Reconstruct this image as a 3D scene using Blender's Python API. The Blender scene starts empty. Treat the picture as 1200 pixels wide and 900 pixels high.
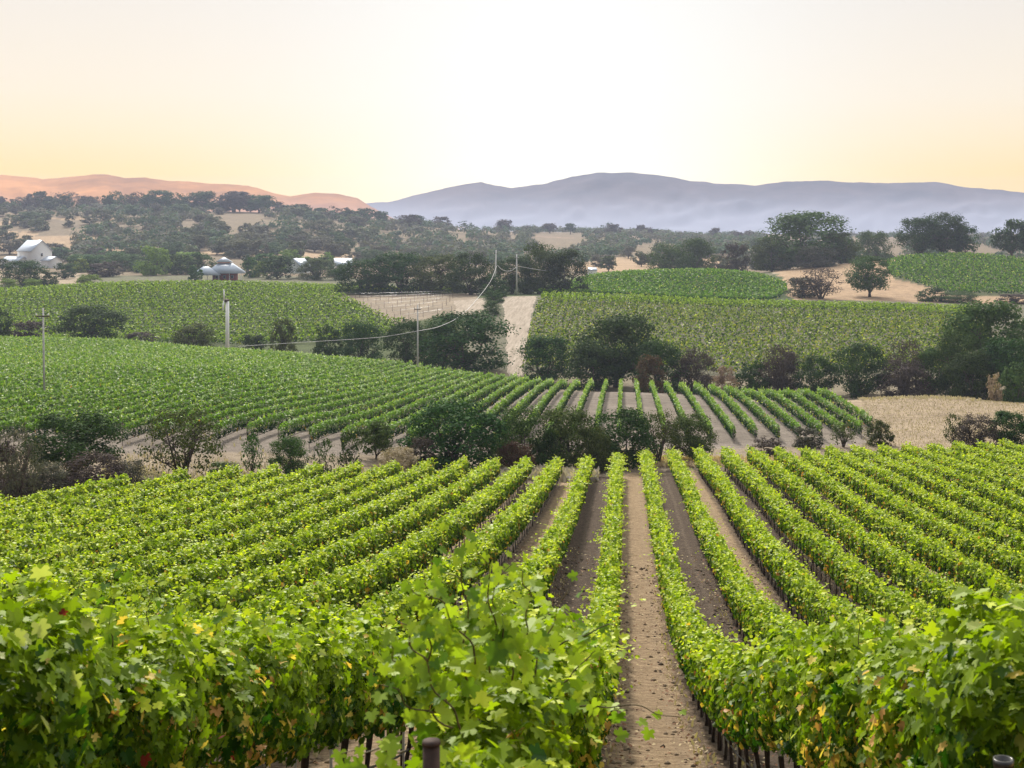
import bpy, math, random
import numpy as np
random.seed(7); rng = np.random.default_rng(11)
scene = bpy.context.scene
COL = scene.collection
R = math.radians
CZ = 40.0                      # camera height (world Z)
F, VX, HY = 1600.0, 732.0, 260.0   # focal length in photo pixels, principal point

# ---------------------------------------------------------------- camera
cam = bpy.data.cameras.new('camera'); co = bpy.data.objects.new('camera', cam); COL.objects.link(co)
co.location = (0, 0, CZ); co.rotation_euler = (R(90), 0, 0)
cam.sensor_width = 36.0; cam.lens = F/1200*36
cam.shift_x = -(VX-600)/1200; cam.shift_y = -(450-HY)/1200
cam.clip_start = 0.3; cam.clip_end = 40000
cam.dof.use_dof = True; cam.dof.focus_distance = 45; cam.dof.aperture_fstop = 7.5
scene.camera = co

# ---------------------------------------------------------------- light
SKYTOP = 1.55
SUN_EL, SUN_AZ = 37.0, -14.0    # degrees; azimuth from +Y towards +X
w = bpy.data.worlds.new('World'); scene.world = w; w.use_nodes = True
nt = w.node_tree; bg = nt.nodes['Background']
def wn(k, **kw):
    n = nt.nodes.new(k)
    for a_, v in kw.items(): setattr(n, a_, v)
    return n
def wmath(op, a_, b_=None, c_=None):
    n = wn('ShaderNodeMath', operation=op)
    for i, v in enumerate((a_, b_, c_)):
        if v is None: continue
        if isinstance(v, (int, float)): n.inputs[i].default_value = v
        else: nt.links.new(v, n.inputs[i])
    return n.outputs[0]
def wramp(f, st):
    r = wn('ShaderNodeValToRGB'); e = r.color_ramp.elements
    while len(e) < len(st): e.new(.5)
    for i, (p, c) in enumerate(st): e[i].position = p; e[i].color = (*c, 1)
    nt.links.new(f, r.inputs[0]); return r.outputs[0]
def wmix(a_, b_, f, mode='MIX'):
    n = wn('ShaderNodeMix', data_type='RGBA', blend_type=mode)
    for sk, v in ((6, a_), (7, b_), (0, f)):
        if isinstance(v, tuple): n.inputs[sk].default_value = (*v, 1)
        elif isinstance(v, (int, float)): n.inputs[sk].default_value = v
        else: nt.links.new(v, n.inputs[sk])
    return n.outputs[2]
sky = wn('ShaderNodeTexSky', sky_type='NISHITA', sun_disc=False)
sky.sun_elevation = R(SUN_EL); sky.sun_rotation = R(SUN_AZ); sky.altitude = 50
sky.air_density = 1.0; sky.dust_density = 3.0; sky.ozone_density = 1.0
tcw = wn('ShaderNodeTexCoord'); sep = wn('ShaderNodeSeparateXYZ'); nt.links.new(tcw.outputs['Generated'], sep.inputs[0])
elv = wmath('MULTIPLY', wmath('ARCSINE', sep.outputs[2]), 57.3)                 # elevation, degrees
azi = wmath('MULTIPLY', wmath('ARCTAN2', sep.outputs[0], sep.outputs[1]), 57.3) # azimuth from +Y
dawn = wmath('EXPONENT', wmath('MULTIPLY', wmath('POWER', wmath('DIVIDE', wmath('ABSOLUTE', wmath('ADD', azi, 2.5)), 10.5), 2.0), -1.0))
e01 = wmath('DIVIDE', elv, 12.0)
EXPO = .35
def airlight(targets):      # sky radiance wanted beyond the haze so that it arrives with the colours seen from the hill
    st = []
    for i in range(20):
        e_ = 12*i/19; L_ = min(5700, 182/max(math.sin(R(e_)), .01)); T_ = math.exp(-.00015*L_)
        c = [np.interp(e_, [t_[0] for t_ in targets], [t_[1][j] for t_ in targets]) for j in range(3)]
        c = [max(.02, (c[j]/2**EXPO-(1-T_)*(.60, .57, .68)[j])/T_) for j in range(3)]
        st.append((i/19, tuple(c)))
    return st
side = wramp(e01, airlight([(0, (1.1, .78, .44)), (2.0, (1.04, .79, .49)), (3.4, (1.0, .83, .61)), (5.2, (.96, .845, .715)), (9.3, (.86, .80, .75)), (12, (.86, .82, .78))]))
mid = wramp(e01, airlight([(0, (1.2, 1.1, .92)), (2.0, (1.15, 1.1, 1.02)), (4, (1.04, 1.02, .99)), (7, (.99, .985, .975)), (9.3, (.96, .955, .945)), (12, (.93, .92, .91))]))
hor = wmix(side, mid, dawn)
zen = wramp(wmath('DIVIDE', elv, 90.0), [(.12, (0, 0, 0)), (.45, (1, 1, 1))])
dome = wmix(hor, (SKYTOP, SKYTOP*.99, SKYTOP*.97), zen)
back = wramp(wmath('MULTIPLY_ADD', sep.outputs[1], .5, .5), [(.12, (.16, .18, .22)), (.60, (1, 1, 1))])   # away from the dawn the sky is dimmer
dome = wmix(dome, back, 1.0, 'MULTIPLY')
scl = wmix(sky.outputs[0], (.004, .004, .004), 1.0, 'MULTIPLY')
tot = wmix(dome, scl, 1.0, 'ADD')
nt.links.new(tot, bg.inputs[0]); bg.inputs[1].default_value = 1.0
sl = bpy.data.lights.new('sun', 'SUN'); so = bpy.data.objects.new('sun', sl); COL.objects.link(so)
sl.energy = 5.0; sl.angle = R(5); sl.color = (1.0, .93, .82)
az, el = R(SUN_AZ), R(SUN_EL)
so.rotation_euler = (R(90)-el, 0, R(180)-az)
scene.view_settings.view_transform = 'Standard'; scene.view_settings.look = 'None'
scene.view_settings.exposure = EXPO; scene.view_settings.gamma = 1.0
scene.view_settings.use_curve_mapping = False
scene.cycles.use_denoising = True
scene.cycles.max_bounces = 6; scene.cycles.diffuse_bounces = 2; scene.cycles.transmission_bounces = 2
scene.cycles.volume_bounces = 1; scene.cycles.transparent_max_bounces = 4
scene.cycles.caustics_reflective = False; scene.cycles.caustics_refractive = False

# ---------------------------------------------------------------- materials
def mat(name, rough=.8, spec=.2):
    m = bpy.data.materials.new(name); m.use_nodes = True
    b = m.node_tree.nodes['Principled BSDF']
    b.inputs['Roughness'].default_value = rough
    b.inputs['Specular IOR Level'].default_value = spec
    return m, m.node_tree, b
def N(t, k, **kw):
    n = t.nodes.new(k)
    for a, v in kw.items(): setattr(n, a, v)
    return n
def noise(t, scale, detail=4, rough=.6, coord=None):
    n = N(t, 'ShaderNodeTexNoise'); n.inputs['Scale'].default_value = scale
    n.inputs['Detail'].default_value = detail; n.inputs['Roughness'].default_value = rough
    if coord is not None: t.links.new(coord, n.inputs['Vector'])
    return n
def ramp(t, fac, stops):
    r = N(t, 'ShaderNodeValToRGB'); e = r.color_ramp.elements
    while len(e) < len(stops): e.new(.5)
    for i, (p, c) in enumerate(stops): e[i].position = p; e[i].color = (*c, 1) if len(c) == 3 else c
    t.links.new(fac, r.inputs[0]); return r
def mix(t, a, b, fac, mode='MIX'):
    n = N(t, 'ShaderNodeMix', data_type='RGBA', blend_type=mode)
    for s, v in ((6, a), (7, b), (0, fac)):
        if hasattr(v, 'links') or hasattr(v, 'is_linked'): t.links.new(v, n.inputs[s])
        elif isinstance(v, (int, float)): n.inputs[s].default_value = v
        else: n.inputs[s].default_value = (*v, 1)
    return n.outputs[2]
def math_(t, op, a, b=None, c=None):
    n = N(t, 'ShaderNodeMath', operation=op)
    for i, v in enumerate((a, b, c)):
        if v is None: continue
        if isinstance(v, (int, float)): n.inputs[i].default_value = v
        else: t.links.new(v, n.inputs[i])
    return n.outputs[0]
def simple(name, c1, c2, scale, rough=.8, spec=.2, bump=0, metal=0):
    m, t, b = mat(name, rough, spec)
    g = N(t, 'ShaderNodeTexCoord'); n = noise(t, scale, 5, .65, g.outputs['Object'])
    r = ramp(t, n.outputs[0], [(.3, c1), (.7, c2)]); t.links.new(r.outputs[0], b.inputs['Base Color'])
    b.inputs['Metallic'].default_value = metal
    if bump:
        bp = N(t, 'ShaderNodeBump'); bp.inputs['Strength'].default_value = bump; bp.inputs['Distance'].default_value = .03
        t.links.new(n.outputs[0], bp.inputs['Height']); t.links.new(bp.outputs[0], b.inputs['Normal'])
    return m
def leafmat(name, transl, rough=.45, spec=.35, vary=.0):
    m, t, b = mat(name, rough, spec)
    a = N(t, 'ShaderNodeAttribute', attribute_name='col'); c = a.outputs['Color']
    if vary:
        oi = N(t, 'ShaderNodeObjectInfo'); h = N(t, 'ShaderNodeHueSaturation')
        t.links.new(c, h.inputs['Color'])
        t.links.new(math_(t, 'MULTIPLY_ADD', oi.outputs['Random'], .05, .475), h.inputs['Hue'])
        t.links.new(math_(t, 'MULTIPLY_ADD', oi.outputs['Random'], vary, 1-vary/2), h.inputs['Value'])
        c = h.outputs[0]
    t.links.new(c, b.inputs['Base Color'])
    tr = N(t, 'ShaderNodeBsdfTranslucent')
    tc = mix(t, c, (1.7, 1.8, .75), 1.0, 'MULTIPLY'); t.links.new(tc, tr.inputs[0])
    ms = N(t, 'ShaderNodeMixShader'); ms.inputs[0].default_value = transl
    t.links.new(b.outputs[0], ms.inputs[1]); t.links.new(tr.outputs[0], ms.inputs[2])
    t.links.new(ms.outputs[0], t.nodes['Material Output'].inputs['Surface'])
    return m
M = {}
M['vine_leaf'] = leafmat('vine_leaf', .38, .5, .12)
M['tree_leaf'] = leafmat('tree_leaf', .14, .8, .05, .35)
M['bark'] = simple('bark', (.05, .038, .03), (.14, .11, .09), 9, .9, .1, .5)
M['cane'] = simple('green_cane', (.05, .045, .02), (.13, .10, .04), 12, .6, .2)
M['dark_bark'] = simple('vine_bark', (.025, .018, .014), (.07, .05, .04), 14, .9, .1, .5)
M['steel'] = simple('weathered_steel', (.03, .02, .018), (.085, .05, .038), 20, .75, .2, 0, 0)
M['black_pipe'] = simple('black_pipe', (.012, .012, .014), (.03, .028, .028), 12, .35, .5)
M['wire'] = simple('galvanised_wire', (.25, .25, .25), (.42, .42, .42), 30, .4, .5, 0, .6)
M['hose'] = simple('drip_hose', (.02, .02, .022), (.05, .05, .05), 20, .5, .4)
M['pole'] = simple('weathered_pole', (.42, .41, .40), (.66, .65, .64), 3, .75, .2)
M['white'] = simple('white_paint', (.80, .80, .80), (.88, .88, .88), 4, .5, .3)
M['roofmetal'] = simple('pale_metal_roof', (.36, .42, .50), (.46, .52, .60), 1.5, .4, .4, 0, .1)
M['redwall'] = simple('red_boards', (.30, .07, .05), (.42, .11, .07), 3, .7, .2)
M['glass'] = simple('window_glass', (.03, .04, .05), (.08, .09, .1), 2, .1, .6)
M['dry'] = leafmat('dry_stalks', .15, .8, .1)

# ---------------------------------------------------------------- terrain
near_R = [(.5,1.9),(2,2.7),(4.4,3.45),(6.6,3.9),(10,5.05),(14.5,6.4),(24.7,9.7),(36,12.5),(48,14.8),(59,16.0),(76,18.0),(95,19.5),(107,20.8)]
near_L = [(.5,1.8),(2,2.5),(4.4,3.4),(6.6,3.85),(10,4.95),(14.5,6.3),(24.7,9.2),(36,11.4),(48,13.4),(59,14.9),(76,17.1),(95,19.4),(107,20.8)]
def y(z, py): return (z, (py-HY)*z/F)
tailR = [(720,28),(900,30),y(1200,293),y(1500,285),y(1700,281),y(2200,277),y(4200,272)]
cols = {
 0: [p for p in near_L if p[0] < 60]+[(75,17),(85,17.3),(110,17.9),(145,19.7),(200,22.7),(255,26.3),(300,28.6),(350,30.6),(368,33),(385,34.5),y(520,341),(560,29),(650,29),y(850,313),y(1000,300),y(1150,280),y(1300,262),y(1500,240),y(1700,262),y(2200,268),y(4200,271)],
 150:[p for p in near_L if p[0] < 70]+[(87,18.4),(100,18.4),(114,18.4),(145,19.8),(200,22.8),(255,26.5),(300,28.9),(340,30.2),(360,33),(380,34.5),y(520,330),(560,27),(700,28),y(850,315),y(1000,298),y(1150,275),y(1300,258),y(1500,244),y(1700,262),y(2200,268),y(4200,271)],
 300:[p for p in near_L if p[0] < 80]+[(96,19.4),(104,19.1),(116,18.5),(145,20.0),(200,23.1),(255,26.8),(300,29.3),(325,33),(375,34.5),y(520,331),(560,27),y(700,325),y(850,309),y(1000,296),y(1150,276),y(1300,258),y(1500,244),y(1700,262),y(2200,268),y(4200,271)],
 450:[p for p in near_L if p[0] < 100]+[(105,20.5),(113,20.4),(122,20.1),(133,21.2),(168,23.2),(207,26.0),(255,28.9),(285,29.8),(300,33.5),(340,34),y(480,344),(520,26.5),(600,29),y(900,316),y(1200,288),y(1500,259),y(1700,263),y(2200,268),y(4200,271)],
 600:near_L+[(118,21.5),(130,22),(140,22.3),(160,23.3),(190,25),(222,27.5),(252,29.4),(270,33),(300,31),y(430,344),(470,25),y(560,334),y(600,336),y(900,315),y(1200,296),y(1500,280),y(1700,272),y(2200,271),y(4200,271)],
 730:near_R+[(124,22.6),(133,22.8),(145,22.8),(160,23.3),(190,24.8),(222,26.9),(240,32),(290,33),y(430,347),y(470,350),y(560,317),(620,27),y(900,311),y(1200,294),y(1500,281),y(1700,275),y(2200,273),y(4200,271)],
 850:near_R+[(124,22.6),(133,22.9),(143,23.1),(165,24.3),(195,25.9),(226,28.2),(245,32.5),(290,33),y(430,353),y(470,358),y(560,313),(620,26.5)]+tailR,
 930:near_R+[(124,22.6),(135,22.9),(146,23.3),(165,24.2),(199,25.5),(220,31),(290,33),y(430,356),y(480,351),y(560,332),y(650,310)]+tailR,
 1022:near_R+[(125,22.6),(140,23.3),(155,24),(180,24.8),(200,25.3),(225,31),(290,33),y(430,358),y(480,352),y(560,330),y(650,299)]+tailR,
 1100:near_R+[(127,22.6),(155,24),(180,24.6),(200,24.9),(230,31),(290,33),y(430,361),y(500,352),y(650,292)]+tailR,
 1200:near_R+[(129,22.6),(160,24),(190,25.2),(230,31),(290,33),y(430,363),y(500,353),y(650,294)]+tailR,
}
cols[-700] = cols[0]; cols[1900] = cols[1200]
GZ = np.linspace(math.log(.5), math.log(4200), 900)
GU = np.linspace(-700, 1900, 521)
keys = sorted(cols)
tab = np.array([np.interp(GZ, [math.log(a) for a, _ in cols[k]], [b for _, b in cols[k]]) for k in keys])
grid = np.array([np.interp(GU, keys, tab[:, j]) for j in range(len(GZ))]).T      # [u, z]
def gs(a, s, ax):
    k = np.exp(-.5*(np.arange(-4*s, 4*s+1)/s)**2); k /= k.sum()
    p = [(0, 0), (0, 0)]; p[ax] = (4*s, 4*s); a = np.pad(a, p, mode='edge')
    return np.apply_along_axis(lambda v: np.convolve(v, k, 'valid'), ax, a)
grid = gs(gs(grid, 4, 1), 6, 0)
def bil(T, u, lz):
    fu = np.clip((u-GU[0])/(GU[1]-GU[0]), 0, len(GU)-1.001); fz = np.clip((lz-GZ[0])/(GZ[1]-GZ[0]), 0, len(GZ)-1.001)
    iu = fu.astype(int); iz = fz.astype(int); a = fu-iu; b = fz-iz
    return T[iu,iz]*(1-a)*(1-b)+T[iu+1,iz]*a*(1-b)+T[iu,iz+1]*(1-a)*b+T[iu+1,iz+1]*a*b
def H(X, Z):
    "terrain height at lateral X, depth Z"
    X = np.asarray(X, float); Z = np.maximum(np.asarray(Z, float), .5)
    return CZ-bil(grid, VX+F*X/Z, np.log(Z))
def h1(X, Z): return float(H(np.array([X]), np.array([Z]))[0])
def px2x(px, z): return (px-VX)*z/F

def linkmesh(name, me, mats, parent=None):
    o = bpy.data.objects.new(name, me); COL.objects.link(o)
    for m in (mats if isinstance(mats, (list, tuple)) else [mats]):
        if len(me.materials) < (len(mats) if isinstance(mats, (list, tuple)) else 1): me.materials.append(m)
    if parent: o.parent = parent
    return o
def npmesh(name, V, nper, Fidx, col=None, smooth=False, dom='FACE'):
    me = bpy.data.meshes.new(name); V = np.ascontiguousarray(V, np.float32)
    me.vertices.add(len(V)); me.vertices.foreach_set('co', V.ravel())
    Fidx = np.ascontiguousarray(Fidx, np.int32).ravel(); me.loops.add(len(Fidx)); me.loops.foreach_set('vertex_index', Fidx)
    nper = np.asarray(nper, np.int32); st = np.concatenate([[0], np.cumsum(nper)[:-1]]).astype(np.int32)
    me.polygons.add(len(nper)); me.polygons.foreach_set('loop_start', st)
    if smooth: me.polygons.foreach_set('use_smooth', np.ones(len(nper), bool))
    if col is not None:
        a = me.attributes.new('col', 'FLOAT_COLOR', 'FACE' if dom == 'FACE' else 'POINT')
        c = np.ones((len(col), 4), np.float32); c[:, :3] = col; a.data.foreach_set('color', c.ravel())
    me.update(calc_edges=True); return me
def tag(o, label=None, cat=None, group=None, kind=None):
    if label: o['label'] = label
    if cat: o['category'] = cat
    if group: o['group'] = group
    if kind: o['kind'] = kind
    return o
def empty(name, loc, rz=0):
    o = bpy.data.objects.new(name, None); COL.objects.link(o); o.location = loc; o.rotation_euler = (0, 0, rz)
    o.empty_display_size = .3; return o

# near field far boundary as function of X
NF_X = [-80,-36,-34,-33,-30,-21,-12.6,-5,0,5,14,36,80]; NF_Z = [62,70,76,85,91,101,107,109,118,122,123,128,135]
def nf(X): return float(np.interp(X, NF_X, NF_Z))
# middle field near / far boundaries as function of X
MN_X = [-170,-60,-34,-26,-22,-10,0,11,25,28.5]; MN_Z = [112,108,114,117,122,134,143,143,147,156]
MF_X = [-170,-140,-95,-50,-32,-10,0,15,28.5]; MF_Z = [352,346,318,290,266,236,224,224,199]
def mn(X): return float(np.interp(X, MN_X, MN_Z))
def mf(X): return float(np.interp(X, MF_X, MF_Z))

# ground sheet
us = np.concatenate([np.linspace(-700, -60, 50), np.linspace(-50, 1250, 651), np.linspace(1260, 1900, 50)])
lzs = np.linspace(math.log(.6), math.log(4200), 760)
UU, LL = np.meshgrid(us, lzs, indexing='ij'); ZZ = np.exp(LL); XX = (UU-VX)*ZZ/F; HH = CZ-bil(grid, UU, LL)
def cn(x, z, f, seed=0):
    return (np.sin(x*f+seed)*np.cos(z*f*1.3+seed*2)+np.sin(x*f*2.3+z*f*1.7+seed)*.5+np.sin(z*f*3.1-x*f*2.9+seed*3)*.35)/1.85
C = np.zeros(UU.shape+(3,)); C[:] = (.34, .27, .19)
nfz = np.interp(XX, NF_X, NF_Z); mnz = np.interp(XX, MN_X, MN_Z); mfz = np.interp(XX, MF_X, MF_Z)
def put(mask, c): C[mask] = c
put(ZZ > 70, (.29, .235, .175))                                       # pale gully dirt and straw
put((ZZ > mnz-4) & (ZZ < mfz+8) & (XX < 30), (.235, .20, .175))
put((ZZ > mnz+14) & (ZZ < mfz+4) & (XX < -28), (.10, .10, .06))     # middle vineyard soil
gz = (XX > 29+cn(XX, ZZ, .2)*1.5) & (ZZ > 132) & (ZZ < 260); put(gz, (.33, .26, .185))
put((ZZ > 236) & (ZZ < 330), (.20, .17, .12))
lh = (ZZ >= 330) & (ZZ < 545) & (UU < 545); put(lh, (.065, .085, .030))
put((ZZ > 290) & (ZZ < 560) & (UU >= 545), (.13, .125, .085))
put((ZZ > 440) & (ZZ < 600) & (UU > 560) & (UU < 930), (.06, .085, .03))
bare = (ZZ > 395) & (ZZ < 485) & (UU > 385+ (480-ZZ)*.9) & (UU < 560); put(bare, (.25, .205, .155))
put((ZZ > 470) & (ZZ < 720) & (UU > 928-(ZZ-470)*.12+4*np.sin(ZZ*.2)), (.34, .24, .155))
put((ZZ > 540) & (UU < 905) & (ZZ < 900), (.12, .12, .07))
put(ZZ >= 720, (.17, .13, .083))
d = cn(XX, ZZ, .013, 2)+.3*cn(XX, ZZ, .05, 4); far = ZZ > 900
U0 = UU.copy(); UU = UU+28*d; ZS = ZZ.copy(); ZZ = ZZ*(1+.05*cn(XX, ZZ, .017, 7))
tanc = (.34, .24, .15)
C[(ZS > 508) & (ZS < 640) & (U0 > np.interp(ZS, [510, 560, 610, 640], [1112, 1047, 1037, 1062]))] = (.10, .11, .055)
C[(UU < 120+25*np.sin(ZZ*.02)) & (ZZ > 1010) & (ZZ < 1320) & (d < .35)] = tanc
C[(UU > 235) & (UU < 425) & (ZZ > 930) & (ZZ < 1035) & (d < .5)] = tanc
C[(UU > 435) & (UU < 545) & (ZZ > 1560) & (ZZ < 1800)] = (.26, .17, .12)
C[(UU > 690) & (UU < 860) & (ZZ > 900) & (ZZ < 1060)] = tanc
C[(ZZ > 1500) & (d > .45) & (UU > 430)] = (.26, .18, .13)
C[(UU < 110) & (ZZ > 620) & (ZZ < 800) & (d > .2)] = (.3, .24, .17)
C[(UU > 690) & (UU < 860) & (ZZ > 660) & (ZZ < 1060) & (d < .9)] = tanc
UU = U0; ZZ = ZS
C *= (1+.12*cn(XX, ZZ, .11, 5)+.07*cn(XX, ZZ, .6, 1))[..., None]
aisle = ((ZZ < nfz+1.5)).astype(float)
nu, nz = UU.shape; idx = np.arange(nu*nz).reshape(nu, nz)
quads = np.stack([idx[:-1,:-1], idx[1:,:-1], idx[1:,1:], idx[:-1,1:]], -1).reshape(-1, 4)
me = npmesh('ground', np.stack([XX, ZZ, HH], -1).reshape(-1, 3), np.full(len(quads), 4), quads, C.reshape(-1, 3), True, 'POINT')
at = me.attributes.new('aisle', 'FLOAT', 'POINT'); at.data.foreach_set('value', aisle.ravel().astype(np.float32))
m, t, b = mat('ground_soil', .95, .1)
tc = N(t, 'ShaderNodeTexCoord'); ob = tc.outputs['Object']
a = N(t, 'ShaderNodeAttribute', attribute_name='col'); ai = N(t, 'ShaderNodeAttribute', attribute_name='aisle')
sx = N(t, 'ShaderNodeSeparateXYZ'); t.links.new(ob, sx.inputs[0])
W, PH = 2.4, -.25
nw = noise(t, .9, 3, .6, ob)
xs = math_(t, 'ADD', sx.outputs[0], math_(t, 'MULTIPLY_ADD', nw.outputs[0], .5, -.25))
fr = math_(t, 'FRACT', math_(t, 'DIVIDE', math_(t, 'SUBTRACT', xs, PH*W), 2*W))     # 0..1 across two aisles
isdark = math_(t, 'GREATER_THAN', fr, .5)
n1 = noise(t, 1.6, 8, .75, ob); n2 = noise(t, 14, 6, .75, ob); n3 = noise(t, 60, 3, .7, ob)
mpa = N(t, 'ShaderNodeMapping'); mpa.inputs['Scale'].default_value = (.5, 4.5, 1); t.links.new(ob, mpa.inputs[0]); n5 = noise(t, 2.2, 6, .7, mpa.outputs[0])
tan = ramp(t, n2.outputs[0], [(.25, (.19, .13, .075)), (.45, (.38, .275, .17)), (.62, (.50, .38, .245)), (.85, (.64, .51, .35))])
dark = ramp(t, n2.outputs[0], [(.28, (.042, .031, .023)), (.46, (.10, .075, .056)), (.60, (.18, .135, .10)), (.78, (.38, .30, .21))])
base = mix(t, tan.outputs[0], dark.outputs[0], isdark)
fr1 = math_(t, 'FRACT', math_(t, 'MULTIPLY', fr, 2))
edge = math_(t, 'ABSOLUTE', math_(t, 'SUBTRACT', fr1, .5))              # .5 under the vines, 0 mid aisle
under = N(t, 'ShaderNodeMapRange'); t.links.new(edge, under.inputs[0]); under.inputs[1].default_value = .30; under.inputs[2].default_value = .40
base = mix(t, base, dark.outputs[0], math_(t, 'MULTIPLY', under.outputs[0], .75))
rut = N(t, 'ShaderNodeMapRange'); t.links.new(math_(t, 'ABSOLUTE', math_(t, 'SUBTRACT', edge, .2)), rut.inputs[0])
rut.inputs[1].default_value = .07; rut.inputs[2].default_value = 0
n4 = noise(t, 4.5, 7, .8, ob)
base = mix(t, base, (.50, .41, .31), math_(t, 'MULTIPLY', rut.outputs[0], .12))
base = mix(t, base, ramp(t, n5.outputs[0], [(.34, (.62, .58, .55)), (.5, (1, 1, 1)), (.68, (1.22, 1.22, 1.22))]).outputs[0], 1.0, 'MULTIPLY')
base = mix(t, base, ramp(t, n4.outputs[0], [(.32, (.55, .52, .5)), (.66, (1.25, 1.25, 1.25))]).outputs[0], 1.0, 'MULTIPLY')
lf = ramp(t, n3.outputs[0], [(.60, (0, 0, 0)), (.66, (1, 1, 1))])
base = mix(t, base, (.12, .06, .035), math_(t, 'MULTIPLY', lf.outputs[0], .5))
farc = mix(t, a.outputs['Color'], ramp(t, noise(t, .35, 10, .75, ob).outputs[0], [(.3, (.62, .60, .56)), (.7, (1.25, 1.25, 1.22))]).outputs[0], 1.0, 'MULTIPLY')
farc = mix(t, farc, ramp(t, n1.outputs[0], [(.3, (.75, .74, .72)), (.7, (1.2, 1.2, 1.2))]).outputs[0], 1.0, 'MULTIPLY')
fin = mix(t, farc, base, ai.outputs['Fac'])
t.links.new(fin, b.inputs['Base Color'])
bp = N(t, 'ShaderNodeBump'); bp.inputs['Strength'].default_value = .9; bp.inputs['Distance'].default_value = .06
bp.inputs['Distance'].default_value = .12
t.links.new(math_(t, 'ADD', n2.outputs[0], math_(t, 'MULTIPLY', n4.outputs[0], 2.0)), bp.inputs['Height']); t.links.new(bp.outputs[0], b.inputs['Normal'])
M['ground'] = m
tag(linkmesh('ground', me, m), kind='structure')

# ---------------------------------------------------------------- far mountain ranges
def mountains(name, prof, z0, zr, z1, foot, c1, c2, sd, hazecol=None):
    us = np.linspace(prof[0][0]-40, prof[-1][0]+40, 520); rid = np.interp(us, [p[0] for p in prof], [p[1] for p in prof])
    r = np.random.default_rng(sd)
    for k in range(5, 60): rid = rid+np.sin(us*.012*k+r.uniform(0, 6.28))*r.uniform(0, 1)*6/k**1.35*.85
    n = 90; ts = np.linspace(0, 1, n); V = []
    rough = np.zeros((len(us), n))
    for k in range(90):
        kx = r.uniform(.01, .16)*(1 if k < 40 else 2.2); kz = r.uniform(5, 42); rough += np.sin(us[:, None]*kx+ts[None]*kz*r.choice([-1, 1])+r.uniform(0, 6.28))/(1+kx*40)
    rough /= np.abs(rough).max()
    for j, tt in enumerate(ts):
        if tt < .75:
            s = tt/.75; z = z0+(zr-z0)*s
            f = s**1.25; hr = (HY-rid)*zr/F; h0 = (HY-foot)*z0/F
            h = h0+(hr-h0)*f+rough[:, j]*(4*s*(1-s))*.08*abs(hr-h0)
        else:
            s = (tt-.75)/.25; z = zr+(z1-zr)*s; h = hr*(1-s)+(HY-foot)*z0/F*s
        zz = np.full(len(us), z)
        V.append(np.stack([(us-VX)*(zr if tt > .75 else z)/F*1.0, zz, CZ+h], -1))
    V = np.array(V).transpose(1, 0, 2); idx = np.arange(len(us)*n).reshape(len(us), n)
    q = np.stack([idx[:-1,:-1], idx[1:,:-1], idx[1:,1:], idx[:-1,1:]], -1).reshape(-1, 4)
    me = npmesh(name, V.reshape(-1, 3), np.full(len(q), 4), q, None, True)
    m, t, b = mat(name+'_slope', .95, .05); g = N(t, 'ShaderNodeTexCoord'); nn = noise(t, .0035, 9, .68, g.outputs['Object'])
    rr = ramp(t, nn.outputs[0], [(.38, c1), (.60, c2)]).outputs[0]
    if hazecol:      # valley haze at the foot, painted as a paler lower-slope colour
        sp = N(t, 'ShaderNodeSeparateXYZ'); t.links.new(g.outputs['Object'], sp.inputs[0]); mr = N(t, 'ShaderNodeMapRange'); mr.interpolation_type = 'SMOOTHSTEP'
        t.links.new(math_(t, 'ADD', sp.outputs[2], math_(t, 'MULTIPLY', nn.outputs[0], 14)), mr.inputs[0]); mr.inputs[1].default_value = CZ-5; mr.inputs[2].default_value = CZ+.030*zr-7
        rr = mix(t, hazecol, rr, mr.outputs[0])
    t.links.new(rr, b.inputs['Base Color'])
    return tag(linkmesh(name, me, m), kind='structure')
mountains('mountains', [(380,262),(410,244),(430,238),(455,236),(480,230),(505,224),(530,218),(550,214),(563,212),(580,217),(600,220),(640,214),(670,206),(700,202),(740,201),(770,204),(800,210),(820,212),(845,214),(880,217),(920,212),(975,211),(1000,213),(1040,214),(1095,212),(1130,219),(1165,221),(1200,225),(1400,235),(1600,240)], 3050, 3900, 4600, 279, (.02, .022, .04), (.08, .065, .08), 3, (.24, .26, .34))
mountains('hills', [(-300,200),(0,203),(20,206),(50,210),(75,207),(110,203),(125,204),(145,209),(170,207),(200,211),(240,214),(290,217),(320,225),(340,230),(365,226),(400,227),(418,231),(432,240),(450,258),(470,272)], 1950, 2600, 3100, 270, (.24, .10, .03), (.50, .215, .06), 8, (.30, .18, .15))

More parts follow.
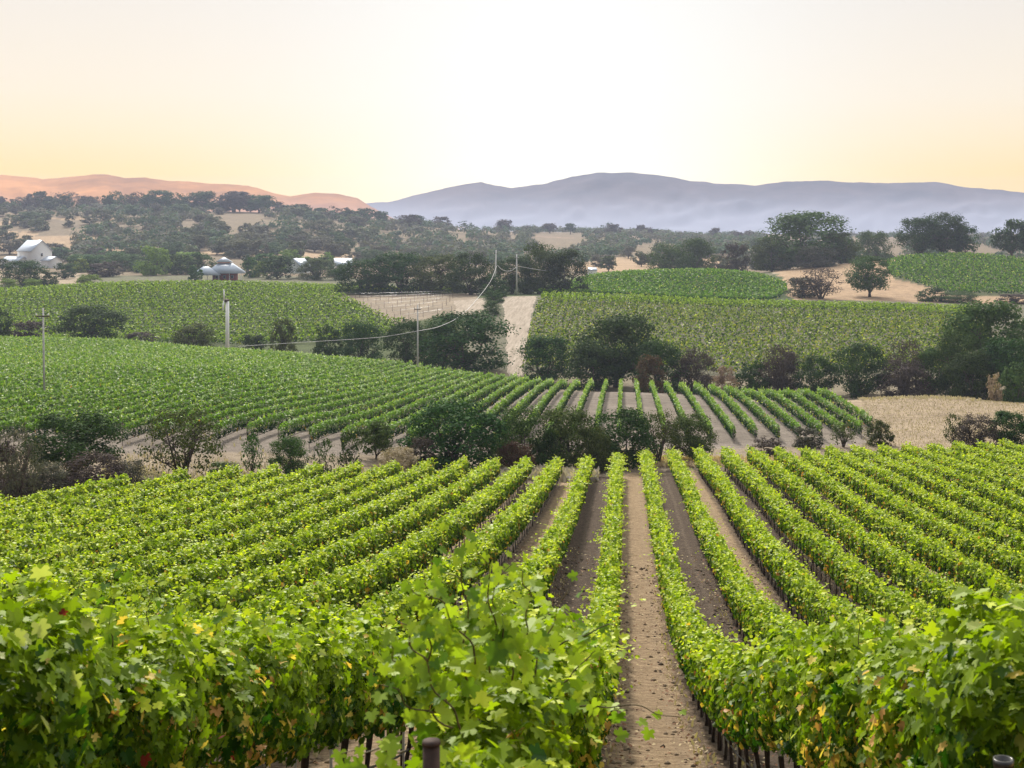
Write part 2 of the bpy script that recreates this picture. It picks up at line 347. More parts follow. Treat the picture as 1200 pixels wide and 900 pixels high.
# ---------------------------------------------------------------- leaf geometry
def leaf_tpl(kind):
    if kind == 'lobed':
        half = [(.06,-.22),(.20,-.38),(.38,-.36),(.50,-.20),(.36,-.04),(.55,.06),(.62,.26),(.46,.27),(.26,.27),(.30,.50),(.14,.56)]
        R_ = [(x, y, .30*abs(x)-.35*x*x-.22*y*y) for x, y in half]
        pts = [(0, -.18, 0)]+R_+[(0, .70, -.14)]+[(-x, y, z) for x, y, z in R_[::-1]]
        n = len(R_); right = [0]+list(range(1, n+2)); left = [0, n+1]+list(range(n+2, 2*n+2))
        return np.array(pts), [right, left]
    if kind == 'hex':
        pts = [(0,-.45,0),(.45,-.30,.14),(.46,.22,.12),(0,.55,-.05),(-.46,.22,.12),(-.45,-.30,.14)]
        return np.array(pts, float), [[0,1,2,3],[0,3,4,5]]
    if kind == 'spray':     # narrow upright shoot
        pts = [(0,-.55,0),(.17,-.15,.05),(.10,.40,0),(-.08,.62,.02),(-.20,0,.05)]
        return np.array(pts, float), [[0,1,2,3,4]]
    pts = [(-.5,-.1,0),(-.05,-.5,.05),(.5,.05,0),(.1,.5,.05)]
    return np.array(pts, float), [[0,1,2,3]]
def unit(v): return v/np.maximum(np.linalg.norm(v, axis=-1, keepdims=True), 1e-6)
def cards(c, n, tip, s, kind):
    T, Fs = leaf_tpl(kind); n = unit(n); tip = unit(tip-(tip*n).sum(-1, keepdims=True)*n); side = np.cross(tip, n)
    V = c[:, None]+s[:, None, None]*(T[None, :, 0:1]*side[:, None]+T[None, :, 1:2]*tip[:, None]+T[None, :, 2:3]*n[:, None])
    nl = len(c); K = len(T); off = np.arange(nl)*K
    fi = [np.array(f)[None]+off[:, None] for f in Fs]
    flat = np.concatenate(fi, 1).ravel(); nper = np.tile([len(f) for f in Fs], nl)
    return V.reshape(-1, 3), nper, flat, len(Fs)
def leafmesh(name, sets):
    "sets: list of (c, n, tip, s, col, kind) -> one mesh"
    VV, PP, FF, CC = [], [], [], []; o = 0
    for c, n, tip, s, col, kind in sets:
        if len(c) == 0: continue
        V, p, f, k = cards(c, n, tip, s, kind); VV.append(V); PP.append(p); FF.append(f+o); CC.append(np.repeat(col, k, 0)); o += len(V)
    return npmesh(name, np.concatenate(VV), np.concatenate(PP), np.concatenate(FF), np.concatenate(CC))
def lerp3(a, b, t): return np.asarray(a)[None]*(1-t[:, None])+np.asarray(b)[None]*t[:, None]

def tube_mesh(name, paths, sides=6, col=None):
    "paths: list of (points Nx3, radii N)"
    V, Fq, o = [], [], 0
    for P_, r_ in paths:
        P_ = np.asarray(P_, float); r_ = np.asarray(r_, float)*np.ones(len(P_)); T = unit(np.gradient(P_, axis=0))
        ref = np.where(np.abs(T[:, 2:3]) > .9, [[1., 0, 0]], [[0, 0, 1.]]); A = unit(np.cross(T, ref)); B = np.cross(T, A)
        an = np.arange(sides)*2*math.pi/sides
        ring = P_[:, None]+r_[:, None, None]*(np.cos(an)[None, :, None]*A[:, None]+np.sin(an)[None, :, None]*B[:, None])
        V.append(ring.reshape(-1, 3)); n = len(P_)
        for i in range(n-1):
            for j in range(sides):
                Fq.append([o+i*sides+j, o+i*sides+(j+1) % sides, o+(i+1)*sides+(j+1) % sides, o+(i+1)*sides+j])
        caps_ = [list(range(o, o+sides))[::-1], list(range(o+(n-1)*sides, o+n*sides))]
        Fq += caps_; o += n*sides
    me = npmesh(name, np.concatenate(V), [len(f) for f in Fq], np.array([i for f in Fq for i in f]),
                None if col is None else np.tile(col, (len(Fq), 1)), True)
    return me

# ---------------------------------------------------------------- vines
ONES = ['', 'first','second','third','fourth','fifth','sixth','seventh','eighth','ninth','tenth','eleventh','twelfth','thirteenth','fourteenth','fifteenth','sixteenth','seventeenth','eighteenth','nineteenth']
TENS = {2:('twentieth','twenty'),3:('thirtieth','thirty'),4:('fortieth','forty'),5:('fiftieth','fifty'),6:('sixtieth','sixty'),7:('seventieth','seventy'),8:('eightieth','eighty'),9:('ninetieth','ninety')}
def nth(n):
    if n < 20: return ONES[n]
    a, b_ = divmod(n, 10); return TENS[a][0] if b_ == 0 else TENS[a][1]+'-'+ONES[b_]

def wob(zz, seed, scale):
    return (np.sin(zz/scale*6.28+seed*1.7)+.6*np.sin(zz/scale*14.3+seed*3.1)+.4*np.sin(zz/scale*31+seed*5.3))/2
def vine_sets(path, dens, size, hw, hb, ht, seed, pal, kind, upright=0., senes=.06, shoots=.6, thin=0., core=.35, mound=0., shade_grad=.75, tw=1., jit=.26, sencol=((.50, .36, .06), (.34, .13, .04))):
    """path(s)->X,Z world for arclength array; dens, size: callables of depth.  Returns leaf sets."""
    r = np.random.default_rng(seed+1000)
    S, X, Z = path; out = []
    seglen = np.diff(S); mid = (Z[1:]+Z[:-1])/2; nseg = r.poisson(np.maximum(dens(mid)*seglen, 0))
    i = np.repeat(np.arange(len(seglen)), nseg); f = r.random(len(i)); n = len(i)
    if n == 0: return []
    x0 = X[i]+(X[i+1]-X[i])*f; z0 = Z[i]+(Z[i+1]-Z[i])*f; s0 = S[i]+seglen[i]*f
    dx = (X[i+1]-X[i])/seglen[i]; dz = (Z[i+1]-Z[i])/seglen[i]; lat = np.stack([dz, -dx, 0*dx], -1)
    if thin > 0:
        keep = wob(s0, seed*.7, 9)+r.random(n)*1.2 > -1+thin*2
        i, x0, z0, s0, lat = i[keep], x0[keep], z0[keep], s0[keep], lat[keep]; n = len(i)
    th = r.uniform(-.95, math.pi+.95, n); rad = np.where(r.random(n) < core, r.uniform(.3, .8, n), r.uniform(.82, 1.08, n))
    lump = 1+.30*wob(s0, seed, 1.5)+.16*wob(s0, seed+9, 5.1)
    if mound: lump = lump*(1-mound+mound*np.abs(np.sin(s0*1.45+seed)))
    tops = tw*.27*wob(s0, seed+3, 1.9)+tw*.12*wob(s0, seed+5, 7)-(mound*1.0*(1-np.abs(np.sin(s0*1.45+seed))) if mound else 0)
    cc = (hb+ht)/2; hh = (ht-hb)/2
    ex = np.sign(np.cos(th))*np.abs(np.cos(th))**.75; ey = np.sign(np.sin(th))*np.abs(np.sin(th))**.75
    hx = ex*hw*lump*rad; hz = cc+ey*(hh+np.maximum(tops, -.6)*(ey > 0))*rad
    g = H(x0, z0)
    c = np.stack([x0, z0, g+hz], -1)+lat*hx[:, None]
    nrm = lat*(np.cos(th)*1.0)[:, None]+np.array([0, 0, 1.])*(np.sin(th)*.8+.3)[:, None]+r.normal(0, .55, (n, 3))
    tip = np.array([0, 0, -1.])[None]*(1-2*upright)+lat*(ex*.5)[:, None]+r.normal(0, .55, (n, 3))
    s = size(z0)*r.uniform(.7, 1.25, n)
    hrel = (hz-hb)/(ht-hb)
    v = np.clip(.5+.5*wob(s0, seed+2, 3.1)*.5+r.normal(0, jit, n)+shade_grad*(hrel-.62), 0, 1)  # young tops lighter; row-gap shade painted into the lower leaves
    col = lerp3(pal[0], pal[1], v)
    sen = r.random(n) < senes*np.clip(1.6-1.5*hrel, .1, 2)*(1+1.5*np.clip(wob(s0, seed+6, 6), -.6, 2))
    col[sen] = lerp3(sencol[0], sencol[1], r.random(sen.sum())**1.5)
    lt = r.random(n) < .03; col[lt] = (.36, .40, .12)
    if kind == 'lobed': rd = r.random(n) < .0015; col[rd] = (.22, .03, .02)
    out.append((c, nrm, tip, s, col, kind))
    if shoots > 0:
        L = S[-1]-S[0]; ns = int(L*shoots)
        if ns:
            ss = r.uniform(S[0], S[-1], ns); k = np.clip(np.searchsorted(S, ss)-1, 0, len(S)-2); ff = (ss-S[k])/seglen[k]
            sx_ = X[k]+(X[k+1]-X[k])*ff; sz_ = Z[k]+(Z[k+1]-Z[k])*ff
            dl = np.stack([(Z[k+1]-Z[k])/seglen[k], -(X[k+1]-X[k])/seglen[k], 0*ff], -1)
            an = np.where(r.random(ns) < .15, r.uniform(.1, math.pi-.1, ns), r.uniform(.75, math.pi-.75, ns)); ln = r.uniform(.2, .42, ns)+(.65*r.random(ns)**2.2 if upright == 0 else .4*r.random(ns)**3)*(1+upright*.5)
            m_ = 6; q = np.linspace(.1, 1, m_)[None]
            dirl = np.cos(an)[:, None]; 
            px_ = sx_[:, None]+0*q; 
            base = np.stack([sx_, sz_, H(sx_, sz_)+cc], -1)+dl*(np.cos(an)*hw*.8)[:, None]+np.array([0, 0, 1.])*(np.sin(an)*hh*.85)[:, None]
            dr = dl*np.cos(an)[:, None]*(1-.6*upright)+np.array([0, 0, 1.])*(np.sin(an)*.9+.15+upright)[:, None]+r.normal(0, .25, (ns, 3))
            dr = unit(dr)
            pts = base[:, None]+dr[:, None]*(ln[:, None]*q)[..., None]+np.array([0, 0, -1.])*(.35*(1-upright)*ln[:, None]*q**2)[..., None]+r.normal(0, .03, (ns, m_, 3))
            c2 = pts.reshape(-1, 3); n2_ = len(c2)
            s2 = size(c2[:, 1])*np.tile(np.linspace(1.1, .55, m_), ns)*r.uniform(.8, 1.2, n2_)
            col2 = lerp3(pal[1], pal[2], r.random(n2_))
            out.append((c2, r.normal(0, .5, (n2_, 3))+[0, -.2, 1], np.repeat(dr, m_, 0)+r.normal(0, .5, (n2_, 3)), s2, col2, kind))
    return out
def straight(X, z0, z1, step=1.0):
    n = max(2, int((z1-z0)/step)+1); Z = np.linspace(z0, z1, n); return (Z-z0, np.full(n, X), Z)

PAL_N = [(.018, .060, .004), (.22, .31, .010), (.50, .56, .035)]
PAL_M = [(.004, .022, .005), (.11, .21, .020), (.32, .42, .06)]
PX0 = -.25*2.4
trunk_me = []
for q in range(4):
    zz = np.linspace(0, .95, 6); r0 = random.Random(q)
    P_ = [(math.sin(z*5+q)*.035+r0.uniform(-.012, .012), math.cos(z*4+q*2)*.03, z-.08) for z in zz]
    trunk_me.append(tube_mesh('vine_trunk', [(P_, [.045, .035, .03, .03, .035, .04])], 6)); trunk_me[-1].materials.append(M['dark_bark'])
post_me = tube_mesh('trellis_post', [([(0, 0, -.2), (0, 0, .6), (0, 0, 1.75)], [.022, .022, .022])], 5); post_me.materials.append(M['steel'])

stake_me = tube_mesh('stake', [([(0, 0, -.1), (0, 0, .6), (0, 0, 1.3)], [.017, .017, .017])], 5); stake_me.materials.append(M['pole'])
def instance(me, name, loc, parent, rz=0, sc=1):
    o = bpy.data.objects.new(name, me); COL.objects.link(o); o.parent = parent
    o.location = loc; o.rotation_euler = (0, 0, rz); o.scale = (sc, sc, sc); return o

def rel(P_, root):  # world point list -> local of root
    return np.asarray(P_)-np.array(root.location)[None]
def shift_mesh(me, root):
    n = len(me.vertices); a = np.empty(n*3, np.float32); me.vertices.foreach_get('co', a)
    a = a.reshape(-1, 3)-np.array(root.location, np.float32)[None]; me.vertices.foreach_set('co', a.ravel()); me.update()
    return me

# near vineyard: rows run straight away from the camera
for k in range(-24, 17):
    X = PX0+k*2.4
    z_end = nf(X)+random.uniform(-.6, .6)
    zvis = abs(X)*F/((VX+60) if X < 0 else (1200-VX+60))
    z_st = max({0: 4.75, 1: 5.7}.get(k, 4.2), zvis)
    if z_st > z_end-3: continue
    root = empty('vine_row', (X, z_end, h1(X, z_end)))
    side = 'left' if k <= 0 else 'right'; nn = (1-k) if k <= 0 else k
    if k == 0: lab = 'vine row bordering the pale central dirt aisle on its left, tall shoots in front'
    elif k == 1: lab = 'vine row bordering the pale central dirt aisle on its right, yellowing leaves low down'
    else: lab = f'leafy green vine row, {nth(nn)} to the {side} of the pale central aisle'
    tag(root, lab, 'vine row', 'vine rows of the near vineyard')
    seed = k*13+500
    dens = lambda z: np.where(z < 14, 0, 7.6/(.070+.0011*z)**2)
    size = lambda z: .074+.0011*z
    sets = []
    if z_end > 14:
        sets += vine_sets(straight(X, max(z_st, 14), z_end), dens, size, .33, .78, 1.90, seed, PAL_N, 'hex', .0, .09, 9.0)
    if k == 0:
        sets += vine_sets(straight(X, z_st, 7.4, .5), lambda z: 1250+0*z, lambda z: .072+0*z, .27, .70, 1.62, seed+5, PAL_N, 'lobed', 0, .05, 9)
        z_st2 = 7.2
    else: z_st2 = z_st
    if z_st < 14:
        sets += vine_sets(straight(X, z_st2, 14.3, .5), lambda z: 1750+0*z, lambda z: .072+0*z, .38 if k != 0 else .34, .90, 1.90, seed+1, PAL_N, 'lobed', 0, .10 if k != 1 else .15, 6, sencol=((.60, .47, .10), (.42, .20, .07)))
    me = shift_mesh(leafmesh('canopy', sets), root); linkmesh('canopy', me, M['vine_leaf'], root)
    # trellis: wires, drip hose, posts, trunks where they can be seen
    zz = np.arange(z_st, z_end+.1, 4.0); gg = H(np.full(len(zz), X), zz)
    def line(hh, r_, dxx=0): return tube_mesh('w', [(rel(np.stack([np.full(len(zz), X+dxx), zz, gg+hh], -1), root), r_)], 4)
    if len(zz) > 1:
        linkmesh('drip_hose', line(.42, .016), M['hose'], root)
        linkmesh('trellis_wire', line(.85, .006), M['wire'], root)
    zt = np.arange(z_st+.9, z_end, 1.5)
    zt = zt[zt > 9] if k in (0, 1) else zt
    if abs(X) < 24:
        zt = zt[(zt > abs(X)*2.0)]
        for z in zt[:95]:
            instance(random.choice(trunk_me), 'trunk', (0, z-z_end, h1(X, z)-root.location.z), root, random.uniform(0, 6), random.uniform(.85, 1.1))
            if -9 < k < 10: instance(stake_me, 'stake', (.05, z-z_end+.75, h1(X, z+.75)-root.location.z), root)
    for z in list(np.arange(z_end-.1, max(z_st, 6), -7.2))[:14]:
        instance(post_me, 'post', (0, z-z_end, h1(X, z)-root.location.z), root)

# middle vineyard
for mm in range(-68, 13):
    X = (-.24+mm)*2.4; z_a = mn(X)+random.uniform(-.5, .5); z_b = mf(X)
    zvis = abs(X)*F/((VX+60) if X < 0 else (1200-VX+60)); z_a = max(z_a, zvis)
    if z_a > z_b-4: continue
    root = empty('vine_row', (X, z_a, h1(X, z_a)))
    tag(root, f'upright shooting vine row of the middle vineyard, {nth(13-mm)} counted from its right end', 'vine row', 'vine rows of the middle vineyard')
    sets = vine_sets(straight(X, z_a, z_b, 2.0), lambda z: 2.2/(.09+.00075*z)**2, lambda z: .17+.0013*z, .15, .35, 1.70, mm*7+90, PAL_M, 'spray', .9, .01, 1.0, core=.2, shade_grad=1.9, tw=.45, jit=.2)
    me = shift_mesh(leafmesh('canopy', sets), root); linkmesh('canopy', me, M['vine_leaf'], root)
    if X > -75:
        p = instance(post_me, 'end_post', (0, -.3, 0), root, sc=1.1)
        zz = np.linspace(z_a, min(z_b, z_a+70), 12); gg = H(np.full(12, X), zz)
        linkmesh('drip_hose', tube_mesh('h', [(rel(np.stack([np.full(12, X), zz, gg+.4], -1), root), .03)], 4), M['bark'], root)

# hillside vineyards: rows run across the slope
PAL_L = [(.006, .030, .003), (.17, .26, .010), (.30, .40, .02)]
PAL_R = [(.010, .034, .005), (.14, .20, .014), (.24, .28, .03)]
PAL_D = [(.008, .038, .006), (.10, .20, .014), (.22, .33, .03)]
def hill_rows(zlist, ua, ub, pal, seed, labelf, group, cross=0., thin=0., dens=9., sz=.55, hw=.5, ht=1.75, hb=.35, skip=None):
    for i, z in enumerate(zlist):
        a_, b_ = ua(z), ub(z); xa, xb = px2x(a_, z), px2x(b_, z)
        if xb-xa < 6: continue
        n = max(3, int((xb-xa)/3)); X = np.linspace(xa, xb, n); Z = z+cross*(X-xa)+1.2*np.sin(X*.03+i*.4)
        segs = [(X, Z)]
        S = np.concatenate([[0], np.cumsum(np.hypot(np.diff(X), np.diff(Z)))])
        sets = vine_sets((S, X, Z), lambda q: dens+0*q, lambda q: sz+0*q, hw, hb, ht, seed+i*3, pal, 'quad', 0, .03 if pal is not PAL_R else .14, .5, thin, mound=.7, shade_grad=1.3, tw=.5, jit=.2, sencol=((.24, .26, .02), (.26, .22, .03)))
        if skip is not None:
            ns = []
            for c, nn_, tp, s, cl, kd in sets:
                kp = ~skip(VX+F*c[:, 0]/c[:, 1], c[:, 1]); ns.append((c[kp], nn_[kp], tp[kp], s[kp], cl[kp], kd))
            sets = ns
        if sum(len(s[0]) for s in sets) < 40: continue
        o = linkmesh('vine_row', leafmesh('vine_row', sets), M['vine_leaf'])
        tag(o, labelf(i+1), 'vine row', group)
bareskip = lambda u, z: (z > 398) & (z < 482) & (u > 392+(480-z)*.8)
hill_rows(np.arange(372, 528, 5.8), lambda z: -40, lambda z: float(np.interp(z, [370, 400, 440, 480, 500, 530], [450, 480, 520, 545, 520, 380])), PAL_L, 2000,
          lambda n: f'vine row across the left hillside vineyard, {nth(n)} up from its foot', 'vine rows of the left hillside', .0, .25, 19, .50, hw=.85, ht=2.2, skip=bareskip)
hill_rows(np.arange(408, 434, 3.0), lambda z: 634, lambda z: 1137, PAL_L, 3500,
          lambda n: f'greener vine row topping the slope right of the track, {nth(n)} of its green band', 'vine rows beside the dirt track', .0, .1, 12, .5)
hill_rows(np.arange(292, 405, 4.4), lambda z: float(np.interp(z, [290, 430], [612, 634])), lambda z: float(np.interp(z, [290, 430], [1180, 1135])), PAL_R, 3000,
          lambda n: f'yellowing vine row across the slope right of the dirt track, {nth(n)} up from its foot', 'vine rows beside the dirt track', .0, .28, 12, .50, hw=.7, ht=1.9)
hill_rows(np.arange(462, 572, 4.6), lambda z: float(np.interp(z, [460, 500, 560, 575], [628, 645, 700, 780])), lambda z: float(np.interp(z, [460, 500, 530, 560, 575], [905, 922, 922, 895, 870])), PAL_D, 4000,
          lambda n: f'deep green vine row wrapping the rounded knoll, {nth(n)} up from its foot', 'vine rows on the rounded knoll', .0, .1, 15, .6, hw=.8, ht=2.1)
hill_rows(np.arange(512, 640, 5.4), lambda z: float(np.interp(z, [510, 560, 610, 640], [1110, 1045, 1035, 1060])), lambda z: float(np.interp(z, [510, 590, 640], [1260, 1250, 1130])), PAL_D, 5000,
          lambda n: f'green vine row on the far right slope below the oaks, {nth(n)} up from its foot', 'vine rows on the far right slope', .0, .25, 13, .65, hw=.8, ht=2.1)

# ---------------------------------------------------------------- trees
def tube_tree(rnd, spread, height, trunk_h, nl, rad, twigs):
    paths = []
    P0 = np.array([0, 0, -.03]); lean = np.array([rnd.uniform(-.05, .05), rnd.uniform(-.05, .05), 0])
    top = P0+np.array([0, 0, trunk_h+.03])+lean*trunk_h*3
    paths.append(([P0, (P0+top)/2+lean*.3, top], [rad*1.25, rad, rad*.8]))
    ends = []
    for i in range(nl):
        a = i/nl*6.28+rnd.uniform(-.4, .4); e = rnd.uniform(.35, 1.25)
        L = rnd.uniform(.6, 1.0); tgt = np.array([math.cos(a)*spread*math.cos(e)*L, math.sin(a)*spread*math.cos(e)*L, trunk_h+(height-trunk_h)*math.sin(e)*L*.9])
        m1 = top*.55+tgt*.45+np.array([rnd.uniform(-.05, .05), rnd.uniform(-.05, .05), .04])
        paths.append(([top*.9+P0*.1, m1, tgt], [rad*.55, rad*.34, rad*.12])); ends.append((m1, tgt))
        for j in range(twigs):
            q = rnd.uniform(.3, .95); s = m1*(1-q)+tgt*q
            d = np.array([rnd.gauss(0, 1), rnd.gauss(0, 1), rnd.uniform(0, 1.2)]); d = d/np.linalg.norm(d)*rnd.uniform(.1, .24)
            paths.append(([s, s+d*.6+[0, 0, .01], s+d], [rad*.2, rad*.12, rad*.05]))
    return paths
def make_proto(kind, lod, seed, pal, dens=1.0):
    "unit tree: height 1, width 1"
    rnd = random.Random(seed); r = np.random.default_rng(seed)
    leaf = {'big': .026, 'mid': .048, 'small': .095}[lod]
    bush = kind == 'bush'; airy = kind == 'airy'; tall = kind == 'tall'
    th = {'oak': .10, 'bush': .02, 'airy': .14, 'tall': .22}[kind]
    cz, rz_, rx = (.5+th/2.4, .5-th/2.4, .47)
    cl_n = {'big': 95, 'mid': 62, 'small': 34}[lod]
    cs, ns, hs = [], [], []
    tot = int(9.5/(leaf*leaf)*.62*dens*(.3 if airy else 1))
    for i in range(cl_n):
        a = rnd.uniform(0, 6.28); h0, lo = (.32, .03) if bush else (.46, .20) if not tall else (.55, .3)
        hh = lo+(.93-lo)*rnd.random()**(1.15 if bush else 1)
        pr = math.sqrt(max(0, 1-((hh-h0)/(1-h0))**2)) if hh > h0 else 1-(.22 if bush else .38)*((h0-hh)/(h0-lo))**2
        if tall: pr *= .75
        cr = rnd.uniform(.10, .18)*(1.15 if lod == 'small' else 1); q = 1-.4*rnd.random()**1.6 if i > cl_n//4 else rnd.random()*.7
        ctr = np.array([math.cos(a)*pr*(.5-cr*.45)*q, math.sin(a)*pr*(.5-cr*.45)*q, min(hh, 1-cr*.8)])
        if airy: cr *= .9
        n = max(4, tot//cl_n); v = unit(r.normal(0, 1, (n, 3))); v[:, 2] *= .75
        c = ctr+v*cr*(r.random(n)**.45)[:, None]
        c[:, 2] = np.maximum(c[:, 2], .02+.05*r.random(n))
        cs.append(c); ns.append(v+unit(c-[0, 0, cz*.7])*.6+[0, 0, .25]+r.normal(0, .45, (n, 3))); hs.append(np.full(n, rnd.random()))
    c = np.concatenate(cs); n_ = np.concatenate(ns); hv = np.concatenate(hs); n = len(c)
    k = np.clip(.35*hv+.65*r.random(n), 0, 1); col = lerp3(pal[0], pal[1], k)
    crown = leafmesh('crown', [(c, n_, r.normal(0, 1, (n, 3)), leaf*r.uniform(.7, 1.4, n), col, 'quad')]); crown.materials.append(M['tree_leaf'])
    paths = tube_tree(rnd, .42, .9, th, 9 if airy else 6, .028 if airy else .035, {'big': 9 if airy else 4, 'mid': 4 if airy else 2, 'small': 1}[lod])
    if airy:
        for i in range(3):
            a = rnd.uniform(0, 6.28); paths.append(([(0.02*math.cos(a), .02*math.sin(a), -.02), (.12*math.cos(a), .12*math.sin(a), .3), (.3*math.cos(a), .3*math.sin(a), .75)], [.02, .014, .005]))
    trunk = tube_mesh('trunk', paths, 6 if lod == 'big' else 4); trunk.materials.append(M['bark'])
    return crown, trunk
DK = [(.010, .030, .008), (.048, .090, .022)]      # dark live oak
OL = [(.022, .042, .010), (.10, .13, .038)]       # olive
GR = [(.045, .048, .036), (.115, .115, .085)]         # grey brown, half bare
GN = [(.016, .050, .012), (.078, .14, .036)]       # fresh green
LG = [(.075, .12, .02), (.21, .28, .055)]            # light green
RD = [(.035, .020, .013), (.095, .055, .036)]          # reddish dry
PU = [(.034, .026, .024), (.095, .074, .070)]        # purple brown
ST = [(.17, .12, .085), (.38, .30, .22)]            # straw
FG = [(.035, .062, .030), (.10, .14, .07)]
FO = [(.045, .055, .030), (.13, .14, .075)]
FR = [(.060, .060, .050), (.15, .145, .115)]
PALS = dict(FG=FG, FO=FO, FR=FR, DK=DK, OL=OL, GR=GR, GN=GN, LG=LG, RD=RD, PU=PU, ST=ST)
protos = {}
def proto(kind, lod, pal, v):
    key = (kind, lod, pal, v)
    if key not in protos: protos[key] = make_proto(kind, lod, hash_(key), PALS[pal])
    return protos[key]
def hash_(k): return sum(ord(ch)*(i+3) for i, ch in enumerate(str(k))) % 99991
def plant(name, px, z, ytop, wpx, kind, pal, label, cat, group=None, v=None, lod=None, depth=1.0):
    X = px2x(px, z); g = h1(X, z); hgt = (CZ-(ytop-HY)*z/F)-g; wd = wpx*z/F
    if kind != 'airy': wd *= 1.15
    hgt = max(hgt, wd*.25)*1.04
    lod = lod or ('big' if wpx > 42 else 'mid' if wpx > 20 else 'small')
    if v is None: v = int(px*3+z) % 3
    cr, tr = proto(kind, lod, pal, v)
    root = empty(name, (X, z, g-.05), (px*1.37) % 6.28); root.scale = (wd, wd*depth, hgt)
    tag(root, label, cat, group)
    o = bpy.data.objects.new('crown', cr); COL.objects.link(o); o.parent = root
    o = bpy.data.objects.new('trunk', tr); COL.objects.link(o); o.parent = root
    return root
